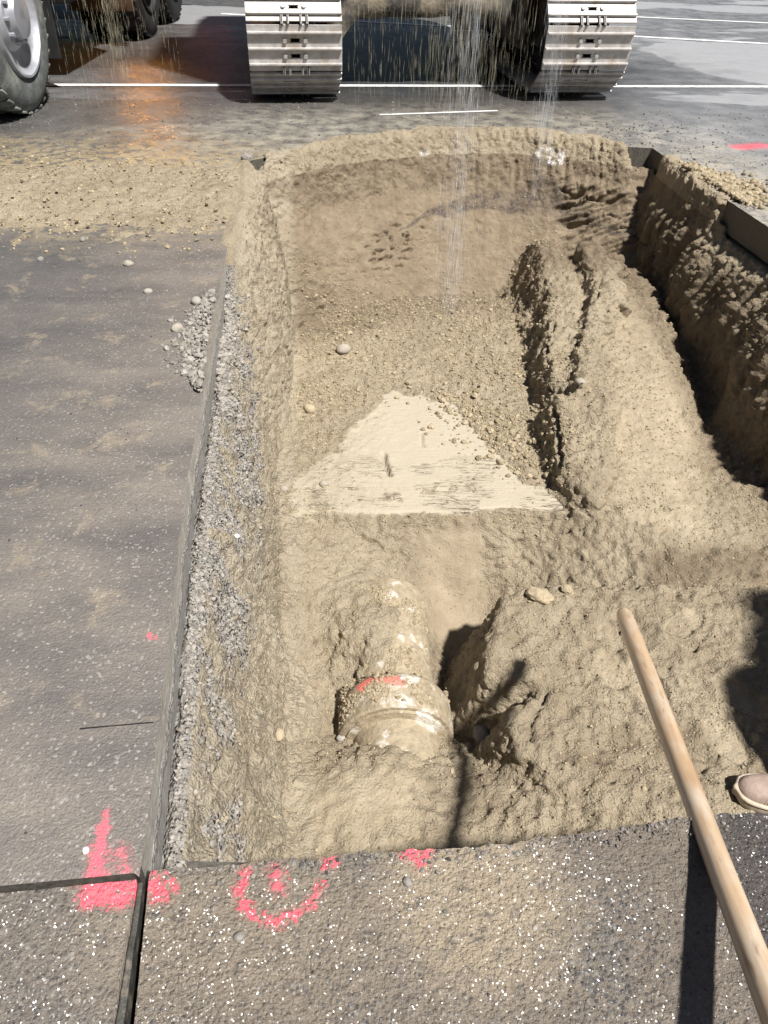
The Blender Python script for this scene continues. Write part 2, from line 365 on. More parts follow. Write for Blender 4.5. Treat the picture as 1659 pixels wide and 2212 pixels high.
def pipe_mat(name, paint):
    s = NT(name); n = s.noise(9, 5, .65)
    c = s.mix(s.mp(n, .56, .64), s.mix(s.mp(s.noise(26, 4, .7), .35, .65), (.25, .20, .135), (.40, .335, .235)), (.66, .63, .57))
    c = s.mix(s.mp(s.noise(60, 4, .7), .42, .62, 0, .5), c, (.40, .33, .22))
    if paint:
        a = P(760, 1490, -.86); b = P(870, 1475, -.84)
        v = s.math('MAXIMUM', capsule(s, s.pos, (a.x+.035, a.y+.03), (a.x+.06, a.y+.055), .028), capsule(s, s.pos, (a.x+.06, a.y+.055), (b.x, b.y+.0), .026))
        v = s.math('ADD', v, s.mp(s.noise(45, 4, .7), .3, .7, -.5, .35)); c = s.mix(s.mp(v, .15, .3, 0, .85), c, (.82, .20, .16))
    return s.out(Base_Color=c, Roughness=.55, Normal=s.bump(s.math('ADD', s.noise(70, 4, .7), s.math('MULTIPLY', s.noise(14, 3), 1.5)), .9, .006))
M_PIPE = pipe_mat('dusty_pipe', False); M_COLLAR = pipe_mat('dusty_collar', True)
def wood_mat():
    s = NT('handle_wood'); tc = s.n('TexCoord').outputs['Object']
    g = s.noise(1.0, 4, .6, vec=s.scale(tc, (45, 45, 3)), dist=.8)
    c = s.mix(s.mp(g, .3, .7), (.42, .27, .155), (.62, .46, .30))
    dirt = s.noise(1.0, 4, .6, vec=s.scale(tc, (22, 22, 7)))
    c = s.mix(s.mp(dirt, .42, .68, 0, .8), c, (.62, .54, .43))
    c = s.mix(s.mp(s.noise(1.0, 3, .6, vec=s.scale(tc, (60, 60, 10))), .60, .72, 0, .6), c, (.17, .10, .055))
    return s.out(Base_Color=c, Roughness=s.mp(dirt, .3, .7, .28, .5), Normal=s.bump(g, .4, .0015), Coat_Weight=.6, Coat_Roughness=.22)
M_WOOD = wood_mat()
M_DROP = simple('falling_grain', (.40, .37, .26), .4, 0, .1, 20)
M_WATER = simple('falling_drop', (.55, .58, .62), .15, 0, .1, 20)

# ------------------------------------------------------------------ pit outline (world metres)
LY = [-5, .588, .90, 1.54, 3.107, 4.687, 9]; LX = [.37, -.381, -.423, -.519, -.698, -.861, -1.30]
RY = [-3, .7, 3.86, 4.675, 5.336, 9]; RX = [2.75, 2.30, 1.857, 1.738, 1.668, 1.15]
BX = [-3, -.863, -.74, -.638, -.40, -.148, .31, .78, 1.228, 1.40, 1.52, 1.668, 4]; BY = [4.75, 4.80, 4.90, 4.98, 5.20, 5.396, 5.589, 5.636, 5.53, 5.43, 5.35, 5.336, 5.3]
NX = [-3, -.352, -.086, .225, .472, .689, 3]; NY = [.52, .604, .634, .662, .71, .733, .95]
xl = lambda y: np.interp(y, LY, LX)
xr = lambda y: np.interp(y, RY, RX)
yb = lambda x: np.interp(x, BX, BY)
yn = lambda x: np.interp(x, NX, NY)
SLAB = .15

def dist_poly(X, Y, poly):
    """signed distance, positive inside"""
    d = np.full(X.shape, 1e9); ins = np.zeros(X.shape, bool); n = len(poly)
    for i in range(n):
        x1, y1 = poly[i]; x2, y2 = poly[(i+1) % n]
        dx, dy = x2-x1, y2-y1; t = np.clip(((X-x1)*dx+(Y-y1)*dy)/(dx*dx+dy*dy+1e-12), 0, 1)
        d = np.minimum(d, np.hypot(X-x1-t*dx, Y-y1-t*dy))
        c = ((y1 > Y) != (y2 > Y)) & (X < (x2-x1)*(Y-y1)/(y2-y1+1e-12)+x1); ins ^= c
    return np.where(ins, d, -d)

BASE = [(1000,1430,-1.20),(1030,1500,-1.22),(965,1400,-1.17),(1010,1590,-1.20),(1045,1560,-1.22),(960,1500,-1.16),(700,1420,-1.0),(650,1350,-.92),(625,1500,-.93),
        (700,1540,-1.02),(735,1590,-1.04),(978,1600,-1.08),(640,1200,-.84),(720,1250,-.90),(790,1290,-.90),(880,1290,-.98),(850,1320,-.872),(780,1360,-.87),(838,1375,-.878),(815,1440,-.905),(775,1420,-.93),(765,1450,-.97),(620,1700,-.90),(750,1680,-.88),
        (860,1625,-.880),(800,1620,-.90),(905,1640,-.905),(950,1660,-.90),(1000,1750,-.87),(700,1800,-.88),(900,1820,-.87),(1150,1680,-.84),(1250,1750,-.80),(1080,1650,-.93),(1300,1700,-.76),(1500,1700,-.74),
        (1600,1700,-.73),(1659,1600,-.73),(1300,1150,-.79),(1500,1230,-.80),(1650,1240,-.80),(1000,700,-.80),(750,750,-.84),(850,660,-.82),(620,900,-.84),(1100,620,-.76)]
bp = np.array([[*P(a, b, z)] for a, b, z in BASE])
bp = np.vstack([bp, [[2.2, 1.2, -.72], [2.2, 3, -.8], [1.8, 5, -.8], [-.3, 5.2, -.8], [.5, 5.6, -.8], [1.2, .3, -.76], [-.4, .3, -.88], [-1.2, 3, -.85]]])
def tps(px, py, pz, X, Y, lam=.002):
    n = len(px); r2 = (px[:, None]-px)**2+(py[:, None]-py)**2; K = np.where(r2 > 0, r2*np.log(r2+1e-12)/2, 0)+lam*np.eye(n)
    Pm = np.stack([np.ones(n), px, py], 1); A = np.block([[K, Pm], [Pm.T, np.zeros((3, 3))]])
    w = np.linalg.solve(A, np.concatenate([pz, np.zeros(3)])); Z = w[n]+w[n+1]*X+w[n+2]*Y
    for i in range(n):
        q = (X-px[i])**2+(Y-py[i])**2; Z = Z+w[i]*np.where(q > 0, q*np.log(q+1e-12)/2, 0)
    return Z

def plateau(X, Y, pts, k, wob=.03, ws=6.0, seed=1.0, smoothc=None):
    w = np.array([[*P(a, b, z)] for a, b, z in pts]); poly = [(p[0], p[1]) for p in w]
    A = np.stack([np.ones(len(w)), w[:, 0], w[:, 1], w[:, 0]*w[:, 1]][:3 if len(w) < 7 else 4], 1)
    c = np.linalg.lstsq(A, w[:, 2], rcond=None)[0]
    B = [np.ones_like(X), X, Y, X*Y][:len(c)]
    h = sum(ci*bi for ci, bi in zip(c, B))
    d = dist_poly(X, Y, poly)+wob*n2(X, Y, ws, seed, 3)
    return h-k*np.maximum(-d, 0)-np.where(d < .02, (.02-np.clip(d, 0, .02))*.6, 0), d

LEDGE = [(600,1106,-.82),(850,1108,-.80),(1235,1100,-.79),(1240,1000,-.79),(1190,800,-.79),(1150,640,-.78),(640,640,-.84),(590,850,-.84)]
MOUND = [(1150,512,-.52),(1175,640,-.58),(1200,800,-.635),(1210,900,-.67),(1232,1000,-.70),(1242,1100,-.75),(1350,1170,-.77),(1500,1210,-.79),(1640,1215,-.77),(1560,1090,-.72),(1515,980,-.68),(1495,800,-.60),(1450,680,-.56),(1390,580,-.50)]
TERR = [(1085,1300,-.77),(1200,1262,-.75),(1400,1255,-.72),(1659,1262,-.70),(1900,1300,-.70),(2000,1800,-.72),(1640,1760,-.74),(1300,1790,-.78),(1135,1640,-.80),(1085,1600,-.80),(1110,1540,-.79),(1180,1480,-.77),(1120,1462,-.77),(1060,1440,-.77),(1062,1360,-.77)]
RIDGE1 = [(1148,508,-.475),(1200,520,-.475),(1255,620,-.51),(1250,720,-.555),(1240,830,-.60),(1196,838,-.62),(1184,740,-.585),(1185,620,-.54)]
RIDGE2 = [(1260,530,-.43),(1340,560,-.44),(1345,640,-.46),(1300,700,-.49),(1270,840,-.53),(1245,838,-.54),(1262,700,-.49),(1285,620,-.46)]
BANK = [(1205,845,-.555),(1330,845,-.55),(1330,1000,-.64),(1290,1090,-.71),(1236,1040,-.69),(1212,940,-.62)]
GX = np.arange(-1.12, 2.62, .014); GY = np.arange(.40, 6.12, .014)
X, Y = np.meshgrid(GX, GY)
F = tps(bp[:, 0], bp[:, 1], bp[:, 2], X, Y); F = np.clip(F, -1.25, -.70); F = np.where(Y > 2.75, np.minimum(F, -.83), F)
zl, d_ledge = plateau(X, Y, LEDGE, 1.15, .025, 5, 1)
zm, d_mound = plateau(X, Y, MOUND, 1.2, .06, 8, 2)
zt, d_terr = plateau(X, Y, TERR, 2.6, .035, 8, 3)
z1, d1 = plateau(X, Y, RIDGE1, 2.4, .05, 12, 4)
z2, d2_ = plateau(X, Y, RIDGE2, 2.5, .05, 12, 5)
z3, d3_ = plateau(X, Y, BANK, 2.5, .03, 9, 6)
zm = zm-.05*np.clip(1-(d_mound/.25), 0, 1)**2
floor_ = F
for q in (zl, zm, zt, z1-.0, z2, z3): floor_ = np.maximum(floor_, q)
# crevice along the foot of the right wall
wn_ = n2(X, Y, 2.2, 8, 3)
dL = X-xl(Y)+.018*n2(X, Y, 9, 11, 3)+.035*n2(Y*0, Y, 1.6, 12, 2)*sstep(.9, 1.6, Y)
dR = (xr(Y)-X)*.99; dB = (yb(X)-Y)*.97; dN = Y-yn(X)
jr = n2(X*0, Y, 5.0, 21, 3)*.075+n2(X*0, Y, 1.7, 24, 1)*.05
dRw = dR+jr*sstep(.03, .18, dR)
prof_l_near = np.interp(dL, [-.05, 0, .012, .035, .055, .10, .15, .19, .23, .6], [-.17, -.165, -.135, -.14, -.17, -.32, -.58, -.86, -1.05, -3.4])
prof_l_far = np.interp(dL, [-.10, -.04, .03, .09, .15, .195, .225, .25, .6], [-.16, -.005, .012, -.05, -.19, -.36, -.66, -1.0, -5])
sy = sstep(2.95, 3.5, Y); WL = prof_l_near*(1-sy)+prof_l_far*sy
wsc = np.interp(Y, [1.2, 2.3, 2.9, 3.6, 4.4, 5.2], [1.35, 1.35, 1.25, .95, .70, .50])
dq = dRw/wsc; lipz = np.interp(Y, [4.0, 4.15, 4.35, 5.0, 5.15], [-.155, -.145, .0, .0, -.10])
WR = np.interp(dq, [.04, .13, .19, .25, .9], [0, -.13, -.30, -.95, -6])+np.interp(dq, [0, .3], [0, -.02])+lipz-.01
over = lipz+.03*n2(X, Y, 8, 61, 2) > -.055
WR = np.where(over, np.maximum(WR, np.interp(dR+.02*n2(X, Y, 12, 62, 3), [-.10, -.05, .02, .05, .09, .30], [-.03, .014, .016, -.01, -.4, -4])), np.where(dR < .012, -.17, WR))
cornl = sstep(-.74, -.84, X)+sstep(1.47, 1.58, X)
b0 = np.interp(dB+.03*n2(X, Y*0, 4, 31, 3), [-.12, -.05, .0, .05, .13, .22, .48, .8, 1.1], [-.17, -.01, .03, .0, -.12, -.30, -.60, -.95, -2.5])
b1 = np.interp(dB, [-.12, 0, .03, .10, .20, .48, .8, 1.1], [-.17, -.165, -.14, -.10, -.25, -.60, -.95, -2.5])
WB = b0*(1-np.clip(cornl, 0, 1))+b1*np.clip(cornl, 0, 1)
WN = np.interp(dN, [-.1, -.01, .015, .06, .15, .4], [-.17, -.17, -.20, -.50, -1.1, -3])
Z = np.maximum.reduce([floor_, WL, WR, WB, WN]); Z = np.where((dB < -.02) & (dL < .12), -.17, Z)
Z = np.where((dR < -.09) | ((dR < -.02) & ~over), -.17, Z)
Z = np.maximum(Z, np.where((dL < -.1) | (dR < -.09) | (dN < -.02) | (dB < -.12), -.17, -9))
# stepped courses at the left slab edge: sawn asphalt, stony strip, second smooth strip
# ---- solid + voxel remesh
ny, nx = Z.shape
top = np.stack([X.ravel(), Y.ravel(), Z.ravel()], 1); bot = top.copy(); bot[:, 2] = -1.45
idx = np.arange(ny*nx).reshape(ny, nx)
qt = np.stack([idx[:-1, :-1].ravel(), idx[:-1, 1:].ravel(), idx[1:, 1:].ravel(), idx[1:, :-1].ravel()], 1)
qb = qt[:, ::-1]+ny*nx
def strip(a): return np.stack([a[:-1], a[1:], a[1:]+ny*nx, a[:-1]+ny*nx], 1)
sides = np.vstack([strip(idx[0, :])[:, ::-1], strip(idx[-1, :]), strip(idx[:, 0]), strip(idx[:, -1])[:, ::-1]])
me0 = npmesh('pit_raw', np.vstack([top, bot]), np.vstack([qt, qb, sides]))
o0 = bpy.data.objects.new('pit_raw', me0); COL.objects.link(o0)
VOX = .0082
md = o0.modifiers.new('r', 'REMESH'); md.mode = 'VOXEL'; md.voxel_size = VOX; md.adaptivity = 0
dg = bpy.context.evaluated_depsgraph_get(); me = bpy.data.meshes.new_from_object(o0.evaluated_get(dg))
bpy.data.objects.remove(o0); bpy.data.meshes.remove(me0)
nv = len(me.vertices); V = np.zeros(nv*3, np.float32); me.vertices.foreach_get('co', V); V = V.reshape(-1, 3).astype(float)
nf = len(me.polygons); FL = np.zeros(len(me.loops), np.int32); me.loops.foreach_get('vertex_index', FL)
tot = np.zeros(nf, np.int32); me.polygons.foreach_get('loop_total', tot)
assert (tot == 4).all()
FQ = FL.reshape(-1, 4)
cz = V[FQ].mean(1)
keep = (cz[:, 2] > -1.40) & (cz[:, 0] > GX[0]+.03) & (cz[:, 0] < GX[-1]-.03) & (cz[:, 1] > GY[0]+.03) & (cz[:, 1] < GY[-1]-.03)
FQ = FQ[keep]; used = np.unique(FQ); remap = -np.ones(nv, np.int64); remap[used] = np.arange(len(used)); FQ = remap[FQ]; V = V[used]
bpy.data.meshes.remove(me)
def vnormals(V, F):
    a = V[F[:, 2]]-V[F[:, 0]]; b = V[F[:, 3]]-V[F[:, 1]]; n = np.cross(a, b); N = np.zeros_like(V)
    for k in range(4):
        for c in range(3): N[:, c] += np.bincount(F[:, k], n[:, c], len(V))
    return N/(np.linalg.norm(N, axis=1)[:, None]+1e-12)
def smoothv(V, F, it=1):
    for _ in range(it):
        S = np.zeros_like(V); cnt = np.zeros(len(V))
        for k in range(4):
            j = F[:, (k+1) % 4]
            for c in range(3): S[:, c] += np.bincount(F[:, k], V[j, c], len(V))
            cnt += np.bincount(F[:, k], minlength=len(V))
            j = F[:, (k-1) % 4]
            for c in range(3): S[:, c] += np.bincount(F[:, k], V[j, c], len(V))
            cnt += np.bincount(F[:, k], minlength=len(V))
        V = .45*V+.55*S/cnt[:, None]
    return V
V = smoothv(V, FQ, 2)
N = vnormals(V, FQ)
x, y, z = V.T; vdl = x-xl(y); vdr = xr(y)-x; vdb = yb(x)-y; vdn = y-yn(x)
bvh0 = BVHTree.FromPolygons([tuple(v) for v in V[:: 1]], [tuple(f) for f in FQ], all_triangles=False) if False else None
def inpoly(pts, soft=.05, wob=.04, ws=7, seed=1):
    w = [tuple(P(a, b, c))[:2] for a, b, c in pts]
    return sstep(-soft, soft, dist_poly(x, y, w)+wob*n2(x, y, ws, seed, 3))
horiz = sstep(.55, .85, N[:, 2])
A0 = np.ones(len(V))
# --- soil layers
pale = inpoly([(850,838,-.8),(990,880,-.8),(1010,920,-.8),(1075,980,-.8),(1110,1030,-.8),(1230,1095,-.8),(1240,1125,-.8),(640,1130,-.8),(625,1050,-.82),(720,980,-.82),(790,900,-.82)], .010, .06, 11, 3)*sstep(.80, .93, N[:, 2])*(z > -.87)*(y > P(900, 1112, -.8).y)
pale *= 1-.85*sstep(.30, .42, fbm(V*24, 3, 55))*(1-sstep(.02, .12, dist_poly(x, y, [tuple(P(a, b, -.8))[:2] for a, b in [(850,838),(1010,900),(1230,1095),(1240,1140),(640,1140),(625,1050),(790,900)]])))
scar = sstep(.25, .42, n2(x, y, 9, 44, 3))*sstep(2.95, 2.7, y)*sstep(.62, .30, x)
pale = pale*(1-.8*scar)*(.62+.38*sstep(-.35, .1, x+.15*n2(x, y, 6, 77, 3)))
nz1 = fbm(V*5, 3, 2); nz2 = fbm(V*16, 3, 3)
gw = np.interp(y, [.6, .75, .95, 1.2, 1.6, 2.2, 2.8, 3.1], [.17, .15, .085, .075, .13, .16, .14, .08])
greyw = sstep(.03, -.02, vdl-gw+.07*nz1+.04*nz2)*sstep(3.25, 3.0, y+.1*nz2)*sstep(-.60, -.46, z+.12*nz1)
greyw *= 1-.85*sstep(-.06, .12, nz1+.8*nz2)*(vdl > .04)
grim = sstep(.05, .02, vdl)*(y < 3.3)
grey = np.clip(np.maximum(greyw, grim*.9), 0, 1)
ngrey = sstep(.06, .02, vdn+.02*nz2)*(x < .5)*sstep(-.4, -.2, z); grey = np.maximum(grey, ngrey*.6)
# dark humus lens in the back wall
zc = np.interp(x, [.0, .30, .62, .80, 1.0, 1.30, 1.6], [-.50, -.40, -.33, -.38, -.30, -.40, -.45])
th = np.interp(x, [.0, .2, .5, .85, .95, 1.15, 1.3, 1.7], [.0, .02, .05, .06, .12, .11, .03, 0])
dark = sstep(1.0, .55, np.abs(z-zc+.05*nz1)/(th+1e-3))*(vdb < 1.2)*(th > .005)*(y > 4.2)
dark = dark*(.45+.55*sstep(-.2, .3, nz2))
fan = sstep(.20, .30, x)*sstep(.62, .45, x)*sstep(5.3, 5.2, y)
moist_shade = np.clip(sstep(.0, .7, vdb*0+(z < -.1)*1.0)*sstep(1.25, .9, vdb)*sstep(3.9, 4.4, y)*.95, 0, 1)
moist_shade = np.maximum(moist_shade, inpoly([(900,1640,-.88),(1250,1600,-.8),(1659,1560,-.73),(1659,1740,-.73),(1250,1780,-.8),(950,1770,-.87)], .08, .15, 5, 9)*.7*sstep(-.1, .25, nz1+.2*nz2))
moist_shade = np.maximum(moist_shade, inpoly([(1380,1185,-.78),(1659,1175,-.77),(1659,1245,-.77),(1400,1240,-.77)], .06, .08, 5, 10)*.9)
moist_shade = np.maximum(moist_shade, sstep(-.98, -1.1, z)*.5)
moist_shade = np.maximum(moist_shade, sstep(.60, .30, vdr)*sstep(-.15, -.35, z)*.8)  # painted shade: the moist colour darkens the lower right wall
moist_shade = np.maximum(moist_shade, inpoly([(850,1130,-.9),(1060,1130,-.9),(1060,1400,-1.15),(900,1400,-1.15)], .05, .08, 5, 13)*.45)
lw = sstep(.30, .24, vdl)*sstep(.02, .05, vdl)*(1-grey)*(z < .03)*(.30+.30*sstep(-.2, .3, nz1))
# --- roughness of relief per region
sm = pale*.95
flatm = inpoly([(1340,640,-.55),(1450,700,-.56),(1500,900,-.63),(1540,1080,-.73),(1500,1180,-.78),(1340,1120,-.76),(1330,900,-.6)], .06, .1, 5, 15)*.55*sstep(.1, .3, vdr-.2)
wallsm = sstep(4.5, 4.8, y)*sstep(.0, .25, vdb-.05)*sstep(.85, .7, N[:, 2])*.65
trw = inpoly([(900,1150,-.9),(1050,1150,-.9),(1050,1400,-1.15),(920,1400,-1.15)], .05, .05, 6, 16)*.8
packed = inpoly([(620,1680,-.88),(900,1660,-.88),(960,1760,-.87),(700,1830,-.88)], .06, .1, 6, 17)*.6
sm = np.clip(np.maximum.reduce([sm, flatm, wallsm, trw, packed]), 0, 1)

# --- displacement
low = fbm(V*2.6, 2, 5); mid = fbm(V*9, 3, 6); hi = fbm(V*27, 3, 7); cl = np.abs(fbm(V*19, 2, 8)); bil = 1-np.abs(fbm(V*34, 2, 9))*2.2
amp = 1-sm
underslab = sstep(-.155, -.165, z)*((vdl < .012) | (vdr < .02) | (vdn < .02) | (vdb < 0))
D = low*.020*(1-.7*pale)+mid*.022*(amp*.9+.1*(1-pale))+hi*.018*amp+(cl-.25)*.024*amp*(1-.5*grey)+bil*.004*amp*(1-grey)
D = np.where(vdl < .055, D*.25, D)
# fluted right wall
side = sstep(.75, .5, N[:, 2])
fl = fbm(np.stack([x*2.0, y*13+z*3.5, z*1.6], 1), 3, 20); fl2 = fbm(np.stack([x*6, y*40+z*8, z*6], 1), 2, 21)
rw = sstep(.62, .5, vdr)*sstep(-.17, -.24, z)*sstep(2.0, 2.6, y+0*x)
D += rw*((np.abs(fl)*-2+.5)*.085+fl2*.02)*sstep(-.75, -.40, z)
# dripping crust at the back rim
fb = fbm(np.stack([x*17, y*4, z*4], 1), 3, 22); D += sstep(.45, .1, vdb)*(vdl > .1)*(vdr > .3)*fb*.03*(y > 4)
# layered shaly cracks in the left part of the back wall
crk = fbm(np.stack([x*14, y*14, z*45], 1), 3, 23)
cm = np.exp(-(((x-.02)/.17)**2+((z+.55)/.11)**2))*(y > 4.3)+np.exp(-(((x-.15)/.10)**2+((z+.47)/.05)**2))*(y > 4.3)+np.exp(-(((x+.15)/.25)**2+((z+.62)/.12)**2))*(y > 4.3)*.35
D -= cm*sstep(.18, .36, crk)*.035
fade = sstep(0, .02, vdn)
D *= np.where(underslab > .5, 0, 1)*np.where((z > -.165), fade, 1)
# flaky slip edges in the scraped ledge
D -= scar*(pale > 0)*sstep(0, .3, fbm(np.stack([x*8, y*40, z*8], 1), 2, 25))*.018
V2 = V+N*D[:, None]
lim = (vdl < .012) & (z < -.05) & (y < 2.9); V2[lim, 2] = np.minimum(V2[lim, 2], -.02)

# footprints, cracks and cuts pressed into the soil
tri = BVHTree.FromPolygons(V2.tolist(), FQ.tolist())
def hit(px, py):
    d = ray(px, py).normalized(); h = tri.ray_cast(Vector((0, 0, CAMZ)), d)
    return h[0], h[1]
def oval(px, py, rx, ry, ang, depth=.010, rim=.005, flat=.62):
    h, _ = hit(px, py)
    if h is None: return
    c, s_ = cos(ang), sin(ang); u = (V2[:, 0]-h.x); v = (V2[:, 1]-h.y); a = (u*c+v*s_)/rx; b = (-u*s_+v*c)/ry
    r = np.sqrt(a*a+b*b); ok = (r < 1.6) & (abs(V2[:, 2]-h.z) < .08)
    r = r+.16*fbm(V2*16, 2, 71); zz = V2[ok, 2]; m = sstep(1.06, .88, r[ok])
    zz = zz*(1-m*flat)+(h.z-depth)*m*flat
    zz += rim*np.exp(-((r[ok]-1.14)/.10)**2)
    V2[ok, 2] = zz; sm[ok] = np.maximum(sm[ok], m*.55)
def crack(pts, w=.010, depth=.05):
    hs = [hit(*p)[0] for p in pts]; hs = [h for h in hs if h is not None]
    for a, b in zip(hs[:-1], hs[1:]):
        d = b-a; L2 = d.length_squared
        if L2 < 1e-8 or d.length > .6: continue
        q = V2-np.array(a); t = np.clip(q@np.array(d)/L2, 0, 1); r = np.linalg.norm(q-t[:, None]*np.array(d), axis=1)
        wob = w*.8*(1+.9*fbm(V*22, 2, 31)); m = sstep(wob*1.25, wob*.55, r); m = m*(.30 if a.y > 4.3 else 1.0)
        V2[:] = V2-N*(m*depth)[:, None]; dark[:] = np.maximum(dark, m*.35)
P0 = pi/2
for a in [(1325, 1445, .055, .085, .1), (1320, 1375, .042, .075, .2), (1478, 1345, .048, .095, -.9), (1395, 1480, .05, .11, .25),
          (1570, 1600, .05, .09, .4), (1600, 1510, .05, .09, .6)]: oval(*a)
crack([(1230,450),(1255,470),(1265,490),(1295,488)], .009); crack([(1270,455),(1320,465),(1350,480),(1372,490)], .012); crack([(1372,490),(1340,492),(1325,497)], .010); crack([(1262,484),(1315,480)], .007)
crack([(1238,355),(1245,395),(1250,430)], .010); crack([(1215,410),(1250,432),(1275,428)], .018, .07); crack([(1275,430),(1310,436)], .012)
crack([(1335,1340),(1345,1385),(1352,1410)], .008, .03); crack([(1352,1410),(1375,1450),(1400,1490)], .006, .02); crack([(1445,1440),(1470,1495)], .006, .02); crack([(1500,1405),(1530,1370)], .007, .03)
crack([(1180,640),(1200,600)], .012); crack([(1195,700),(1180,760),(1165,800)], .014, .06); crack([(1185,840),(1200,900),(1205,960),(1212,1005)], .016, .06)
crack([(1140,545),(1150,520)], .01); crack([(1262,700),(1245,745)], .009); crack([(1395,620),(1405,660),(1398,700)], .006, .025); crack([(1445,700),(1430,740),(1440,775)], .006, .025); crack([(1320,900),(1330,950),(1322,1000)], .006, .025); crack([(1150,1130),(1200,1150),(1250,1145)], .006, .02); crack([(680,1385),(676,1400)], .006, .03); crack([(1180,1500),(1150,1560),(1145,1600)], .008, .03); crack([(1200,1630),(1240,1650),(1290,1645)], .006, .02)
crack([(828,980),(842,1025)], .014, .03); crack([(1290,640),(1300,600)], .009)
crack([(1330,535),(1345,575)], .01, .04); crack([(910,935),(915,965)], .006, .012); crack([(1450,1740),(1400,1700)], .005, .015); crack([(885,1690),(900,1740)], .006, .02)

paint = np.zeros(len(V))
h, _ = hit(1200, 338)
if h:
    for (u0, w0, u1, w1) in [(-.05,.035,-.015,.03),(-.015,.03,-.045,-.03),(-.045,-.03,-.005,-.035),(.02,.03,.025,-.03),(.045,.03,.04,-.03),(.02,.0,.05,.01),(-.10,.04,-.115,-.01)]:
        a = np.array([h.x+u0, h.z+w0]); b = np.array([h.x+u1, h.z+w1]); q = np.stack([V2[:, 0], V2[:, 2]], 1)-a; d = b-a
        t = np.clip(q@d/(d@d), 0, 1); r = np.linalg.norm(q-t[:, None]*d, axis=1); paint = np.maximum(paint, sstep(.013, .006, r)*(V2[:, 1] > 5))
for (px_, py_, rr) in [(915, 330, .05), (1160, 330, .02), (870, 1415, .0)]:
    h, _ = hit(px_, py_)
    if h and rr: paint = np.maximum(paint, .6*sstep(rr, rr*.5, np.hypot((V2[:, 0]-h.x), (V2[:, 2]-h.z)*2.2))*(V2[:, 1] > 5))

pale = np.maximum(pale, lw)
me = npmesh('pit_ground', V2, FQ, True)
def attr(me, name, r, g, b):
    a = me.attributes.new(name, 'FLOAT_COLOR', 'POINT'); buf = np.ones((len(r), 4), np.float32); buf[:, 0] = r; buf[:, 1] = g; buf[:, 2] = b
    a.data.foreach_set('color', buf.ravel())
attr(me, 'soil', np.clip(grey, 0, 1), np.clip(pale, 0, 1), np.clip(dark, 0, 1)); attr(me, 'soil2', moist_shade, np.clip(sm, 0, 1), paint)
link('excavated_ground', me, M_SOIL, kind='structure')
tri = BVHTree.FromPolygons(V2.tolist(), FQ.tolist())
N2 = vnormals(V2, FQ)
print('pit verts', len(V2))

# ------------------------------------------------------------------ road sheet with the hole, and the near slabs
def polyline_dense(fx, a, b, step): return np.linspace(a, b, max(2, int(abs(b-a)/step)))
JL0 = Vector((-.382, .590, 0)); JDIR = (P(0, 1922)-P(300, 1893))
def jy(xx): return .5935+(xx+.383)*.135*(-1)*-1 if False else .5935+(xx+.383)*((.5666-.5933)/(-.5973+.3829))
hole = []
# left edge upward
for yy in np.arange(.592, 4.78, .02): hole.append((float(xl(yy)+.004*mnoise.noise(Vector((yy*11, 0, 0)))+.003*mnoise.noise(Vector((yy*37, 0, 4)))), float(yy)))
for xx in np.arange(-.862, 1.668, .02): hole.append((float(xx), float(yb(xx)+.006*mnoise.noise(Vector((xx*30, 3, 0))))))
for yy in np.arange(5.33, .95, -.03): hole.append((float(xr(yy)+.003*mnoise.noise(Vector((yy*25, 5, 0)))), float(yy)))
hole.append((6.0, 1.1)); hole.append((6.0, -4.0)); hole.append((-6.0, -4.0)); hole.append((-6.0, jy(-6.0)+.006)); hole.append((-.392, jy(-.392)+.006))
outer = [(-150, -60), (150, -60), (150, 220), (-150, 220)]
bm = bmesh.new()
hv = [bm.verts.new((a, b, 0)) for a, b in hole]; ov = [bm.verts.new((a, b, 0)) for a, b in outer]
es = [bm.edges.new((hv[i], hv[(i+1) % len(hv)])) for i in range(len(hv))]+[bm.edges.new((ov[i], ov[(i+1) % 4])) for i in range(4)]
bmesh.ops.triangle_fill(bm, use_beauty=True, edges=es)
for f in bm.faces:
    f.material_index = 0
    if f.normal.z < 0: f.normal_flip()
hb = [bm.verts.new((v.co.x, v.co.y, -SLAB)) for v in hv]
for i in range(len(hv)):
    j = (i+1) % len(hv); f = bm.faces.new((hv[j], hv[i], hb[i], hb[j])); f.material_index = 1 if hv[i].co.x < 0 and hv[i].co.y < 4.9 else 2
    if hv[i].co.y < .605 or hv[i].co.y > 4.5: f.material_index = 2
me = bpy.data.meshes.new('road'); bm.to_mesh(me); bm.free()
link('road', me, [M_ROAD, M_CUT, M_CUTD], kind='structure')

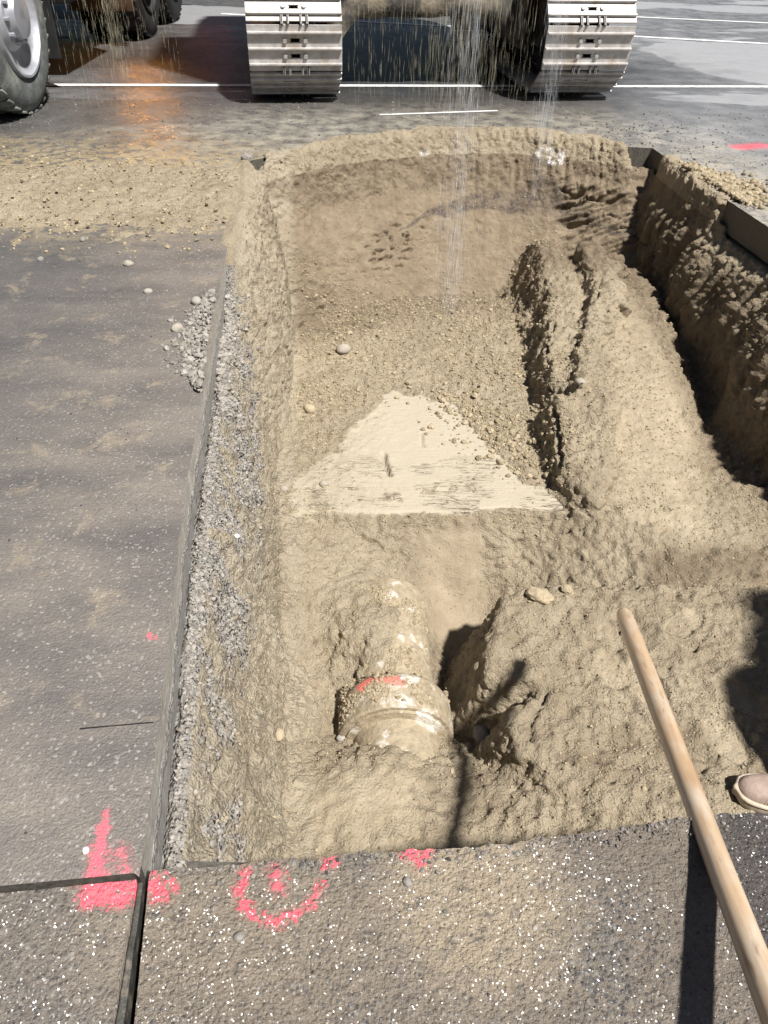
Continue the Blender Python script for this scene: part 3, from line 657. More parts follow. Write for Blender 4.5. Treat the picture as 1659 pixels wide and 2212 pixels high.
def slab_grid(name, fxl, fxr, fyb, y0, nu, nvv, upow, mat, dispk=.0022, rimz=0.0):
    us = np.linspace(0, 1, nu)**upow if upow > 0 else 1-(1-np.linspace(0, 1, nu))**(-upow); vs = 1-(1-np.linspace(0, 1, nvv))**2.2
    U, Vv = np.meshgrid(us, vs)
    yt = y0+(.62-y0)*Vv; XL = fxl(yt); XR = fxr(yt); XX = XL+(XR-XL)*U
    YT = fyb(XX); YY = y0+(YT-y0)*Vv; XL = fxl(YY); XR = fxr(YY); XX = XL+(XR-XL)*U
    pp = np.stack([XX.ravel(), YY.ravel(), np.zeros(XX.size)], 1)
    ZZ = (fbm(pp*70, 3, 4)*dispk+fbm(pp*7, 2, 5)*dispk*1.6).reshape(XX.shape)
    nu_, nv_ = nu, nvv; T = np.stack([XX.ravel(), YY.ravel(), ZZ.ravel()], 1)
    idx = np.arange(T.shape[0]).reshape(nv_, nu_)
    q = np.stack([idx[:-1, :-1].ravel(), idx[:-1, 1:].ravel(), idx[1:, 1:].ravel(), idx[1:, :-1].ravel()], 1)
    verts = [T]; n = len(T); faces = [q]
    loop = np.concatenate([idx[0, :], idx[1:, -1], idx[-1, -2::-1], idx[-2:0:-1, 0]])
    prev = loop; rings = 5
    for r in range(rings):
        B = T[loop].copy(); B[:, 2] = -SLAB*(r+1)/rings
        w = .010*fbm(B*30, 2, 3+r); B[:, 1] += w*(T[loop][:, 1] > .55); 
        verts.append(B); cur = np.arange(n, n+len(loop)); n += len(loop)
        faces.append(np.stack([prev, cur, np.roll(cur, -1), np.roll(prev, -1)], 1)); prev = cur
    me = npmesh(name, np.vstack(verts), np.vstack(faces), True)
    return link(name, me, mat, kind='structure')
def front_edge(xx):
    w = .010*n2(xx, xx*0, 14, 1, 3)+.006*n2(xx, xx*0, 60, 2, 2)
    return yn(xx)+w*sstep(-.34, -.2, xx)
xjr = lambda yy: np.interp(yy, [-4, .385, .5933], [.34, -.335, -.366])
xjl = lambda yy: np.interp(yy, [-4, .385, .5933], [.27, -.366, -.386])
slab_grid('wet_road_slab', xjr, lambda q: q*0+5.98, front_edge, -3.9, 520, 260, 2.6, M_SLAB, .0022)
slab_grid('corner_road_slab', lambda q: q*0-5.98, xjl, lambda xx: jy(xx)-.006, -3.9, 300, 220, -2.6, M_CORNER, .0020)
# joint filler strip standing in the gap between the two near slabs
v_ = []; f_ = []; ys = np.linspace(-1.0, .586, 90)
for i, yy in enumerate(ys):
    a = float(xjl(yy)); b = float(xjr(yy)); c0 = a+(b-a)*.30; w = (b-a)*.36; top_ = -.006+.003*mnoise.noise(Vector((yy*20, 0, 7)))
    j = .0012*mnoise.noise(Vector((yy*45, 3, 1)))
    v_ += [(c0-w/2+j, yy, -.14), (c0-w/2+j, yy, top_-.001), (c0-w/2+.002+j, yy, top_), (c0+w/2-.002+j, yy, top_), (c0+w/2+j, yy, top_-.001), (c0+w/2+j, yy, -.14)]
    if i:
        for k in range(5): f_.append((6*i-6+k, 6*i+k, 6*i+k+1, 6*i-6+k+1))
o = link('joint_filler_strip', pymesh('strip', v_, f_), M_RUBBER, label='dark filler strip standing in the joint between the two slabs', category='joint strip')
# floor of joints / subbase under slabs
bmj = MB().box((0, -1.6, -.20), (12.2, 4.6, .08)); link('slab_bedding', bmj.mesh('bed'), M_CUTD, kind='structure')
# smooth side strip on the stepped lower course of the left slab (second sawn cut)
# short saw cut in left slab
def groove(name, pts, w, mat, z=.0015):
    v = []; f = []
    for i, p in enumerate(pts):
        d = (pts[min(i+1, len(pts)-1)]-pts[max(i-1, 0)]).normalized(); n = Vector((-d.y, d.x, 0))*w*(.7+.5*mnoise.noise(p*40))
        v += [p+n+Vector((0, 0, z)), p-n+Vector((0, 0, z))]
        if i: f.append((2*i-2, 2*i-1, 2*i+1, 2*i))
    return link(name, pymesh(name, v, f), mat, kind='structure')
groove('saw_cut', [P(172, 1575).lerp(P(332, 1561), t/14) for t in range(15)], .0022, M_BLACK)

# unseen dark ring, added to keep low sky out of the wet road's reflections
v = []; f = []; nh = 160
for k in range(nh):
    a = 2*pi*k/nh; hh = 15+5*mnoise.noise(Vector((cos(a)*3, sin(a)*3, 0)))+2.5*mnoise.noise(Vector((cos(a)*14, sin(a)*14, 2)))
    for rr, z_ in ((66, -.3), (72, hh*.55), (80, hh), (92, hh*.9), (110, -.5)): v.append((cos(a)*rr, 20+sin(a)*rr, z_))
for k in range(nh):
    for j in range(4): f.append((k*5+j, ((k+1) % nh)*5+j, ((k+1) % nh)*5+j+1, k*5+j+1))
link('sky_blocker', pymesh('sky_blocker', v, f, True), simple('blocker_dark', (.018, .022, .014), .95, 0, .5, 1.5, .3, spec=.1), kind='structure')
# ------------------------------------------------------------------ road markings
def marking(a, b, w, name='road_marking'):
    n = 60; v = []; f = []; d = (b-a); nn = Vector((-d.y, d.x, 0)).normalized()*w/2
    for i in range(n+1):
        p = a.lerp(b, i/n); e = .006*mnoise.noise(p*6)
        v += [p+nn*(1+e*10)+Vector((0, 0, .004)), p-nn*(1-e*10)+Vector((0, 0, .004))]
        if i: f.append((2*i-2, 2*i-1, 2*i+1, 2*i))
    link(name, pymesh(name, v, f), M_LINE, kind='structure')
lineL = P(100, 184); lineR = P(1659, 188); dr = (lineR-lineL).normalized()
marking(lineL-dr*12, lineR+dr*14, .085)
a = P(1350, 78); b = P(1659, 95); d = (b-a).normalized(); marking(a-d*5, b+d*12, .11)
a = P(1350, 36); b = P(1659, 50); d = (b-a).normalized(); marking(a-d*16, b+d*14, .10)
a = P(700, 246); b = P(1095, 240); marking(P(820, 249), P(1075, 240), .035)

# ------------------------------------------------------------------ loose material
def ico(sub):
    bm = bmesh.new(); bmesh.ops.create_icosphere(bm, subdivisions=sub, radius=1.0); v = np.array([v.co[:] for v in bm.verts]); f = np.array([[q.index for q in p.verts] for p in bm.faces]); bm.free(); return v, f
I1, I2, I3 = ico(1), ico(2), ico(3)
def rot_rand(n):
    q = rng.normal(size=(n, 4)); q /= np.linalg.norm(q, axis=1)[:, None]; w, a, b, c = q.T
    return np.stack([np.stack([1-2*(b*b+c*c), 2*(a*b-c*w), 2*(a*c+b*w)], 1), np.stack([2*(a*b+c*w), 1-2*(a*a+c*c), 2*(b*c-a*w)], 1), np.stack([2*(a*c-b*w), 2*(b*c+a*w), 1-2*(a*a+b*b)], 1)], 1)
def scatter(name, pts, sizes, mat, base=I1, jag=.22, smooth=False, **props):
    bv, bf = base; n = len(pts)
    vv = bv[None]*(1+jag*rng.normal(size=(n, len(bv), 1)))
    vv = vv*rng.uniform(.65, 1.15, (n, 1, 3)); R = rot_rand(n); vv = np.einsum('nij,nkj->nki', R, vv)
    vv = vv*sizes[:, None, None]; vv[:, :, 2] *= .8; vv = vv+pts[:, None, :]
    ff = bf[None]+(np.arange(n)*len(bv))[:, None, None]
    me = npmesh(name, vv.reshape(-1, 3), ff.reshape(-1, 3), smooth); return link(name, me, mat, **props)
def pick(weight, n):
    w = np.clip(weight, 0, None).astype(float); w /= w.sum(); return rng.choice(len(V2), n, p=w)
up = np.clip(N2[:, 2], 0, 1)**1.5
xx_, yy_, zz_ = V2.T
vis = (zz_ < .03)*(vdn > .0)*(dist_poly(xx_, yy_, [(-1.0, .5), (-1.1, 5.2), (0.2, 5.8), (1.5, 5.7), (1.9, 5.2), (2.1, 3.0), (1.8, .6)]) > 0)
inside = vis*(vdl > .06)*(vdr > .1)*(vdb > .05)
dens = inside*up*(1-.96*pale)*(1-.75*sm)*(.15+np.clip(fbm(V2*4, 2, 41)+.35, 0, 1))
gravel = inpoly([(640,660,-.82),(1150,600,-.78),(1190,800,-.79),(1235,1090,-.79),(1120,1040,-.79),(1010,900,-.79),(860,830,-.8),(780,900,-.8),(620,1050,-.82)], .05, .1, 5, 50)
dens = dens*(1+2.2*gravel)/(1+.15*(yy_-1.0))
i = pick(dens, 48000); s = .0015+.0034*rng.random(len(i))**3+.0014*(yy_[i] > 2.5)
scatter('soil_crumbs', V2[i]+N2[i]*s[:, None]*.3, s, M_CRUMB, kind='stuff', label='loose sandy crumbs strewn over the pit floor and slopes')
i = pick(dens*(.10+6*gravel), 2300); s = .004+.009*rng.random(len(i))**4
scatter('soil_clods', V2[i]+N2[i]*s[:, None]*.25, s, M_CRUMB, I2, .11, kind='stuff', label='sandy clods lying across the pit floor')
# talus beside the ledge
tal = [(1040,930),(1065,960),(960,880),(940,870),(1000,925),(1090,985),(1075,1000),(1010,905),(1100,960),(1130,990)]
pts = []; ss = []
for k in range(420):
    t = rng.random(); c = (np.array([930, 875])*(1-t)+np.array([1130, 1010])*t)+rng.normal(size=2)*np.array([38, 30])+np.array([18, -12])
    h, nrm = hit(*c)
    if h: sz = .004+.013*rng.random()**3; pts.append(np.array(h)+np.array(nrm)*sz*.35); ss.append(sz)
scatter('tumbled_clods', np.array(pts), np.array(ss), M_CRUMB, I2, .13, kind='stuff', label='small clods tumbled along the edge of the pale ledge')
# grey concrete rubble on the left edge, on the ledge and on the road
dg_ = vis*grey**2*(vdl > .014)*(vdl < .4)*(zz_ > -.6)*(.6+up); i = pick(dg_, 12000); s = .0016+.0060*rng.random(len(i))**4
scatter('grey_rubble', V2[i]+N2[i]*s[:, None]*.25, s, M_RUBBLE, kind='stuff', label='grey broken concrete rubble along the left pit edge')
pts = []; ss = []
for k in range(2200):
    t = rng.random(); py = 640+210*t; w = 62*math.sin(pi*min(1, t*1.05))**.8+8; xe = 470-.135*(py-600)
    px = xe-2-abs(rng.normal())*w*.5
    if rng.random() < .35: px = xe+20+abs(rng.normal())*26
    sz = .0025+.012*rng.random()**3.5
    if px < xe: q = P(px, py, 0); hgt = max(0, .03-(xe-px)*.0008)*rng.random(); pts.append(np.array([q.x, q.y, sz*.3+hgt])); ss.append(sz)
    else:
        h, nrm = hit(px, py)
        if h: pts.append(np.array(h)+np.array(nrm)*sz*.3); ss.append(sz)
scatter('rubble_heap', np.array(pts), np.array(ss), M_RUBBLE, I1, .2, kind='stuff', label='heap of grey rubble at the sawn left slab edge')
# grit and crumbs on the road
pts = []; ss = []
def road_pts(n, f):
    out = []
    while len(out) < n:
        q = f()
        x_, y_ = q
        if not (xl(y_)-.01 < x_ < xr(y_)+.01 and yn(x_) < y_ < yb(x_)+.02): out.append(q)
    return np.array(out)
A = road_pts(2600, lambda: (rng.uniform(-3.2, 3.6), rng.uniform(4.9, 6.5))); A2 = road_pts(900, lambda: (rng.uniform(-1.6, -.4), rng.uniform(.65, 4))); A3 = road_pts(700, lambda: (rng.normal(1.75, .25), rng.uniform(3.3, 6)))
A4 = np.stack([rng.uniform(-.7, 1, 500), rng.uniform(.36, .62, 500)], 1)
s = .0015+.007*rng.random(len(A))**5; s2 = .0012+.003*rng.random(len(A2))**4; s3 = .002+.008*rng.random(len(A3))**4; s4 = .0008+.0022*rng.random(500)**3
ex_ = rng.uniform(-.34, 1.2, 1000); A5 = np.stack([ex_, front_edge(ex_)-.002-np.abs(rng.normal(size=1000))*.014], 1); s5 = .0008+.0040*rng.random(1000)**4
AA = np.vstack([A, A2, A3, A4, A5]); SS = np.concatenate([s, s2, s3, s4, s5])
scatter('road_grit', np.column_stack([AA, SS*.4]), SS, M_GRIT, I1, .15, kind='stuff', label='dark grit and small stones strewn on the wet road')
pts = []; ss = []
i = 0
while i < 1500:
    t = rng.random(); c = P(1470, 362).lerp(P(1600, 440), t); c = c+Vector((abs(rng.normal())*.05*(1+2*math.sin(pi*t)), rng.normal()*.05, 0))
    if c.x > xr(c.y)-.05:
        sz = .004+.016*rng.random()**3; pts.append([c.x, c.y, sz*.4+max(0, .03-abs(c.x-xr(c.y))*.25)*rng.random()]); ss.append(sz)
    i += 1
scatter('rim_crumbs', np.array(pts), np.array(ss), M_CRUMB, I2, .08, kind='stuff', label='pale crumbly soil heaped on the right pit rim')

# sand spill on the road left of the pit and thin spread along the back rim
def spill(name, x0, x1, y0, y1, step, hf, label, seed):
    gx = np.arange(x0, x1, step); gy = np.arange(y0, y1, step); XX, YY = np.meshgrid(gx, gy); pp = np.stack([XX.ravel(), YY.ravel(), XX.ravel()*0+seed], 1)
    H = hf(XX, YY)+(fbm(pp*6, 3, 1)*.022+fbm(pp*22, 3, 2)*.020+(1-np.abs(fbm(pp*55, 2, 3))*2)*.006).reshape(XX.shape)
    ok = (H > -.004); idx = np.arange(XX.size).reshape(XX.shape)
    q = np.stack([idx[:-1, :-1].ravel(), idx[:-1, 1:].ravel(), idx[1:, 1:].ravel(), idx[1:, :-1].ravel()], 1); q = q[ok.ravel()[q].any(1)]
    H = np.maximum(H, -.006)
    T = np.stack([XX.ravel(), YY.ravel(), H.ravel()], 1); u = np.unique(q); rm = np.zeros(len(T), int); rm[u] = np.arange(len(u))
    me = npmesh(name, T[u], rm[q], True); n = len(u); attr(me, 'soil', np.zeros(n), np.zeros(n), np.zeros(n)); attr(me, 'soil2', np.zeros(n), np.zeros(n), np.zeros(n))
    link(name, me, M_SOIL, kind='stuff', label=label); return T[u]
def hl(XX, YY):
    yc = 4.12-.02*(XX+1.0); w = .46+.05*np.sin(XX*3)
    e = 1-((YY-yc)/w)**2; edge = sstep(.02, -.04, XX-xl(YY))
    return np.where(edge > 0, .020*np.clip(e, -.7, 1)-.0-.03*(1-edge)-.012*sstep(-1.2, -3.2, XX)+.02*sstep(-1.1, -.85, XX)*np.clip(e, 0, 1), -.05)
T = spill('sand_spill', -4.2, -.68, 3.3, 4.9, .011, hl, 'low bank of pale sand spilled across the road', 3.0)
i = rng.choice(len(T), 4200); s = .003+.010*rng.random(len(i))**4; pt = T[i]; pt[:, 2] = np.maximum(pt[:, 2], 0)+s*.3
pt[:, 1] += rng.normal(size=len(pt))*.12
ok = (pt[:, 0] < xl(pt[:, 1]))
scatter('spill_crumbs', pt[ok], s[ok], M_CRUMB, I1, .12, kind='stuff', label='sandy crumbs scattered over the spilled bank of sand')
def hb_(XX, YY):
    d = YY-yb(XX); c = sstep(-.75, -.45, XX)*sstep(1.55, 1.3, XX)
    return np.where(d > -.02, (.016-.16*np.abs(d-.03))*c-.03*(1-c), -.05)
spill('rim_sand', -.9, 1.7, 4.7, 5.95, .009, hb_, 'thin ridge of pale sand along the far pit rim', 9.0)

# individual stones
def stone(px, py, r, label, mat=M_STONE, squash=(1, .8, .7), on_road=False, name='stone', cat='stone', jag=.05, sm_=True, group=None):
    if on_road: h = P(px, py, 0); nrm = Vector((0, 0, 1))
    else:
        h, nrm = hit(px, py)
        if h is None: return
    v, f = I3; q = v.copy(); sd = rng.uniform(0, 50)
    q = q*(1+.18*fbm(q*1.1+sd, 2)+jag*fbm(q*3+sd, 2))[:, None]*np.array(squash)*r; a = rng.uniform(0, 6.28)
    q = q@np.array([[cos(a), -sin(a), 0], [sin(a), cos(a), 0], [0, 0, 1]])
    me = npmesh(name, q, f, sm_)
    o = link(name, me, mat, loc=tuple(h+nrm*r*squash[2]*.4), label=label, category=cat)
    if group: o['group'] = group
stone(741, 758, .042, 'rounded pale cobble lying alone on the back left pit slope')
stone(612, 1062-5, .02, 'small stone at left foot of the pit wall beside the pale ledge')
stone(669, 885, .035, 'pale angular clod pressed in the sand left of the scraped ledge', M_CRUMB)
stone(700, 1047, .02, 'small round stone lying on the cracked front part of the pale ledge')
stone(757, 722, .022, 'round clod at the foot of the back pit wall', M_CRUMB)
stone(1255, 828, .026, 'pinkish stone lying in the groove on top of the soil mound')
stone(278, 573, .022, 'grey stone lying on the road below the sand spill', on_road=True)
stone(320, 632, .018, 'larger of the two grey stones lying beside the rubble on the road', M_RUBBLE, on_road=True)
stone(88, 562, .016, 'tiny dark stone alone on the left of the road', M_GRIT, on_road=True)
stone(180, 520, .018, 'dark stone on the road just below the sand spill', M_GRIT, on_road=True)
stone(383, 712, .024, 'rounded grey pebble at the outer left end of the rubble heap', on_road=True)
stone(425, 655, .026, 'flat pale stone on the top of the rubble heap beside the slab edge', M_RUBBLE, on_road=True)
stone(534, 345, .035, 'broken dark asphalt lump at the far left corner of the pit', M_GRIT, on_road=True, jag=.2, sm_=False, name='asphalt_lump', cat='asphalt lump')
stone(186, 1838, .007, 'white pebble beside the pink sprayed stroke on the left slab', M_LINE, on_road=True)
stone(880, 1907, .009, 'black pebble set in the wet slab below the pit edge', M_GRIT, on_road=True)
stone(518, 2025, .009, 'dark angular pebble on the wet slab beneath the sprayed pink ring', M_GRIT, on_road=True)
stone(1165, 1290, .040, 'large pale clod on the brink of the soil bank beside the trench', M_CRUMB, (1.3, .8, .6), jag=.3, sm_=False)
stone(1225, 1275, .022, 'small clod resting beside the larger one on the soil bank', M_CRUMB, jag=.3, sm_=False)
stone(510, 1160-2, .009, 'white chip sticking out of the left sand wall', M_LINE)
stone(600, 1590, .022, 'stone in the sand at the left of the pipe collar', M_CRUMB)
stone(745, 1595, .026, 'grey stone leaning against the left end of the pipe collar', M_RUBBLE)
stone(1040, 1585, .04, 'dark rubble piece down in the crevice beside the pipe', M_GRIT, jag=.15)
stone(1155, 2005, .005, 'pale pebble in the wet slab at right', M_RUBBLE, on_road=True)

# ------------------------------------------------------------------ pipe
ax = math.atan2(.036-.063, 2.084-1.578)
pt = thing('drain_pipe', 'half buried pale drain pipe with pink sprayed collar in the trench', 'pipe', (.062, 1.575, -1.04), .05)
pb = MB().lathe([(-.55, .150), (.0, .150), (.35, .150), (.62, .150), (.66, .145)], 'Y', 72)
link('pipe_barrel', pb.mesh('barrel', True), M_PIPE, pt)
cb = MB().lathe([(0.0, .152), (-.002, .192), (.004, .199), (.03, .201), (.10, .201), (.125, .198), (.15, .185), (.175, .152)], 'Y', 96)
link('collar', cb.mesh('collar', True, radians(30)), M_COLLAR, pt)
rb = MB().lathe([(.012, .150), (.010, .178), (-.012, .178), (-.014, .150)], 'Y', 72)
link('collar_seal', rb.mesh('seal', True), M_PIPE, pt)
# sand lying on the pipe
i = []
pts = []; ss = []
for k in range(5200):
    a = rng.uniform(-1.4, 1.2); yy = rng.uniform(.02, .62); R_ = .201 if yy < .16 else .150
    if fbm(np.array([[a*2.2, yy*7, 3.0]]), 2)[0] < -.08+ (a > .5)*.22: continue
    sz = .0025+.007*rng.random()**3; v = Vector((sin(a)*R_, yy, cos(a)*R_)); v.rotate(Matrix.Rotation(.05, 3, 'Z')); pts.append(np.array(v)+np.array([.062, 1.575, -1.04])); ss.append(sz)
scatter('pipe_sand', np.array(pts), np.array(ss), M_CRUMB, I1, .15, kind='stuff', label='sandy crumbs lying on top of the drain pipe')

# ------------------------------------------------------------------ wooden handle over the edge
ha = PD(1346, 1322, 2.15); hb = PD(1685, 2215, .985); dv = (hb-ha); dn = dv.normalized(); hb2 = hb+dn*.75
sh = thing('wooden_handle_tool', 'round wooden tool handle reaching from the wet slab over the pit', 'tool', tuple(ha)); qt_ = dn.to_track_quat('Z', 'Y'); sh.rotation_euler = qt_.to_euler()
L = (hb2-ha).length; r0 = .0222
prof = [(0.0, .0001), (.0005, .009), (.004, .0165), (.012, .0198), (.03, r0)]+[(t, r0+.0012*sin(t*5)) for t in np.linspace(.08, L, 26)]
link('handle', MB().lathe(prof, 'Z', 40).mesh('handle', True, radians(60)), M_WOOD, sh)
hd = MB().box((0, 0, L+.10), (.20, .02, .24), bev=.006); hd.cyl((0, 0, L-.03), (0, 0, L+.06), .027)
link('blade', hd.mesh('blade', True), M_DARK, sh)

# ------------------------------------------------------------------ excavator
YAW = -.0
ang = math.atan(.1)
c1 = P(640, 212); c2 = P(1225, 208)
ex = thing('excavator', 'tracked excavator standing behind the pit with dusty steel tracks', 'excavator', tuple((c1+c2)/2), ang)
half = (c2-c1).length/2; skew = math.atan2(c2.y-c1.y, c2.x-c1.x); ex.rotation_euler[2] = skew+.0
SW = .665; PITCH_S = .300; R = .385
def shoe_mesh(detail=True):
    m = MB(); w = SW; p = PITCH_S*.965; th = .013; y0 = -p/2
    slots = (-p*.17, p*.17); sw, shh = .082, .026
    # plate pieces around two slots (local: x width, y along chain, z outward)
    m.box((-w/4-sw/4, 0, 0), (w/2-sw/2, p, th)); m.box((w/4+sw/4, 0, 0), (w/2-sw/2, p, th))
    ys = [-p/2, slots[0]-shh/2, slots[0]+shh/2, slots[1]-shh/2, slots[1]+shh/2, p/2]
    for a, b in ((0, 1), (2, 3), (4, 5)): m.box((0, (ys[a]+ys[b])/2, 0), (sw, ys[b]-ys[a], th))
    for yy in slots:
        for sx in (-1, 1): m.cyl((sx*sw*.5, yy, -th/2+.0005), (sx*sw*.5, yy, th/2-.0005), shh*.42, n=8)
    for k, yy in enumerate((-p*.345, 0.0, p*.345)):
        hgt = .024
        g = m.box((0, yy, th/2+hgt/2-.001), (w*.997, .016, hgt), bev=.004)
    for yy in slots:
        for sx in (-1, 1): m.cyl((sx*.072, yy, .004), (sx*.072, yy, .022), .0165, .015, n=6)
    for sx in (-1, 1):
        m.box((sx*.062, .0, -.04), (.03, PITCH_S*1.08, .06), bev=.006, mi=1); m.box((sx*.088, PITCH_S*.46, -.012), (.018, .07, .07), bev=.004, mi=1); m.box((sx*.045, PITCH_S*.46, -.012), (.014, .07, .07), bev=.004, mi=1)
    m.cyl((-.13, PITCH_S*.5, -.04), (.13, PITCH_S*.5, -.04), .022, n=12, mi=1)
    return m.mesh('shoe')
SHM = shoe_mesh(); SHM.materials.append(M_SHOE); SHM.materials.append(M_DARK)
LEN = 2.75
per = 2*LEN+2*pi*R; nsh = round(per/PITCH_S); stp = per/nsh
def track_pos(s):
    s %= per
    if s < LEN: return Vector((0, s, 0)), Vector((0, 1, 0)), Vector((0, 0, -1))     # bottom run, going back
    s -= LEN
    if s < pi*R: a = s/R; return Vector((0, LEN+R*sin(a), R-R*cos(a))), Vector((0, cos(a), sin(a))), Vector((0, sin(a), -cos(a)))
    s -= pi*R
    if s < LEN: return Vector((0, LEN-s, 2*R)), Vector((0, -1, 0)), Vector((0, 0, 1))
    s -= LEN; a = s/R
    return Vector((0, -R*sin(a), R+R*cos(a))), Vector((0, -cos(a), -sin(a))), Vector((0, -sin(a), cos(a)))
tr_y = .04
for side_i, sx in enumerate((-1, 1)):
    tr = bpy.data.objects.new('track', None); COL.objects.link(tr); tr.parent = ex; tr.location = (sx*half, R*.2, .042)
    tr['label'] = 'steel crawler track of the excavator, ' + ('the one nearer the truck wheel' if sx < 0 else 'the one beside the pale road')
    for k in range(nsh):
        pos, tan, outw = track_pos(k*stp+.06)
        m3 = Matrix((tan.cross(outw), tan, outw)).transposed()
        so_ = bpy.data.objects.new('track_shoe', SHM); COL.objects.link(so_); so_.parent = tr
        so_.matrix_local = Matrix.Translation(pos-outw*.012) @ m3.to_4x4()
    fm = MB(); fm.box((0, LEN/2, R), (.26, LEN*.8, .34), bev=.03)
    link('track_frame', fm.mesh('fr', True), M_UNDER, tr)
    for nm, yy in (('idler_wheel', .0), ('drive_sprocket', LEN)):
        link(nm, MB().lathe([(-.10, .02), (-.10, R-.10), (-.03, R-.10), (-.03, R-.07), (.03, R-.07), (.03, R-.10), (.10, R-.10), (.10, .02)], 'X', 36, c=(0, yy, R)).mesh('id', True), M_DARK, tr)
    for k in range(6):
        link('track_roller', MB().cyl((-.11, .42+k*.38, .12), (.11, .42+k*.38, .12), .075, n=20).mesh('ro', True), M_DARK, tr)
# arched car body between the tracks (underside seen from the pit)
inner = half-SW/2
v = []; f = []; npt = 29
prof = []
for k in range(npt):
    t = -1+2*k/(npt-1); u = abs(t)
    zz = .49-.03*u**2-.20*sstep(.66, .99, u)
    prof.append((t*(inner+.05), float(zz)))
for yi, (y_, zoff) in enumerate(((.42, .14), (.38, 0.0), (.60, -.01), (2.1, 0.0), (2.15, .2))):
    for (a, b) in prof: v.append((a, y_+.06*mnoise.noise(Vector((a*3, y_, 0))), b+zoff+.012*mnoise.noise(Vector((a*7, y_, 2)))))
n0 = len(prof)
for yi in range(4):
    for k in range(n0-1): f.append((yi*n0+k, yi*n0+k+1, (yi+1)*n0+k+1, (yi+1)*n0+k))
top0 = len(v)
for (a, b) in prof: v.append((a, .44, 1.02))
for (a, b) in prof: v.append((a, 2.1, 1.02))
for k in range(n0-1):
    f.append((k, k+1, top0+k+1, top0+k)[::-1]); f.append((top0+k, top0+k+1, top0+n0+k+1, top0+n0+k))
link('car_body', pymesh('cb', v, f, True), M_UNDER, ex)
link('slew_ring', MB().cyl((0, 1.4, 1.0), (0, 1.4, 1.16), .62, n=40).mesh('sr', True), M_DARK, ex)
hs = MB(); hs.box((0, 1.9, 1.62), (2.7, 3.3, .92), bev=.06); hs.box((0, 3.5, 1.65), (2.6, .7, 1.0), bev=.12)
link('engine_house', hs.mesh('hs', True), M_YEL, ex)
cbm = MB(); cbm.box((-.85, .75, 2.2), (.95, 1.7, 1.7), bev=.08); cab = link('cab', cbm.mesh('cb', True), M_YEL, ex)
link('cab_window', MB().box((-.85, -.11, 2.35), (.75, .02, 1.1), bev=.02).mesh('w'), simple('cab_glass', (.02, .025, .03), .08), cab)

# ------------------------------------------------------------------ truck with the big wheel at the left
tk = thing('dump_truck', 'black truck standing left of the excavator, large steel rimmed wheel in front', 'truck', (-2.63, 5.90, 0), .02)
WR = .56
def tyre_at(parent, c, w=.30, flip=1, rimm=None):
    wh = bpy.data.objects.new('wheel', None); COL.objects.link(wh); wh.parent = parent; wh.location = c
    m = MB(); m.lathe([(-w*.5+.02, WR*.60), (-w*.5, WR*.70), (-w*.5-.01, WR*.83), (-w*.47, WR*.94), (-w*.40, WR*.985), (-w*.2, WR), (w*.2, WR), (w*.40, WR*.985), (w*.47, WR*.94), (w*.5+.01, WR*.83), (w*.5, WR*.70), (w*.5-.02, WR*.60)], 'X', 72)
    for k in range(36):
        a = 2*pi*k/36
        for sg in (-1, 1):
            rm = Matrix.Rotation(a+.04*sg, 3, 'X') @ Matrix.Rotation(sg*.35, 3, 'Z')
            cc = Matrix.Rotation(a+.04*sg, 3, 'X') @ Vector((sg*w*.28, 0, WR+.001)); m.box(cc, (w*.34, .045, .016), rot=rm, bev=.004)
    link('tyre', m.mesh('ty', True, radians(35)), rimm or M_TYRE, wh)
    f_ = flip
    m = MB(); m.lathe([(f_*(w*.5-.015), WR*.635), (f_*(w*.5+.012), WR*.625), (f_*(w*.5+.010), WR*.60), (f_*(w*.5-.03), WR*.575), (f_*(w*.5-.055), WR*.50), (f_*(w*.5-.06), WR*.36), (f_*(w*.5-.02), WR*.30), (f_*(w*.5-.015), WR*.24), (f_*(w*.5+.04), WR*.22), (f_*(w*.5+.05), WR*.10), (f_*(w*.5+.05), .001)], 'X', 64)
    m.lathe([(-f_*(w*.5-.02), WR*.60), (f_*(w*.3), WR*.58)], 'X', 48)
    for k in range(10):
        a = 2*pi*k/10; m.cyl((f_*(w*.5-.02), cos(a)*WR*.27, sin(a)*WR*.27), (f_*(w*.5+.012), cos(a)*WR*.27, sin(a)*WR*.27), .013, n=6)
    link('rim', m.mesh('rm', True, radians(40)), rimm or M_RIM, wh)
    return wh
tyre_at(tk, (0, 0, WR+.01)); tyre_at(tk, (-2.05, 0, WR+.01), flip=-1)
for yy in (3.6, 4.85):
    for xx in (.0, -.34, -1.72, -2.05): tyre_at(tk, (xx, yy, WR+.01), .29, 1 if xx > -1 else -1, M_BLACK)
ch = MB(); ch.box((-.62, 2.6, .98), (.10, 7.0, .26), bev=.01); ch.box((-1.42, 2.6, .98), (.10, 7.0, .26), bev=.01)
for yy in (-.4, 1.2, 2.6, 4.2, 5.8): ch.box((-1.02, yy, .96), (.8, .10, .2), bev=.01)
link('chassis', ch.mesh('ch', True), M_BLACK, tk)
link('front_axle', MB().cyl((-1.9, 0, .56), (-.14, 0, .56), .06).mesh('fa', True), M_BLACK, tk)
for yy in (3.6, 4.85): link('rear_axle', MB().cyl((-1.7, yy, .57), (-.14, yy, .57), .09).box((-1.02, yy, .57), (.45, .38, .38), bev=.09).mesh('ra', True), M_BLACK, tk)
link('fuel_tank', MB().box((.0-.1, 1.75, .78), (.5, 1.3, .52), bev=.07).mesh('ft', True), M_BLACK, tk)
link('mud_flap', MB().box((-.12, .78, .52), (.46, .016, .62), bev=.006).mesh('mf'), M_BLACK, tk)
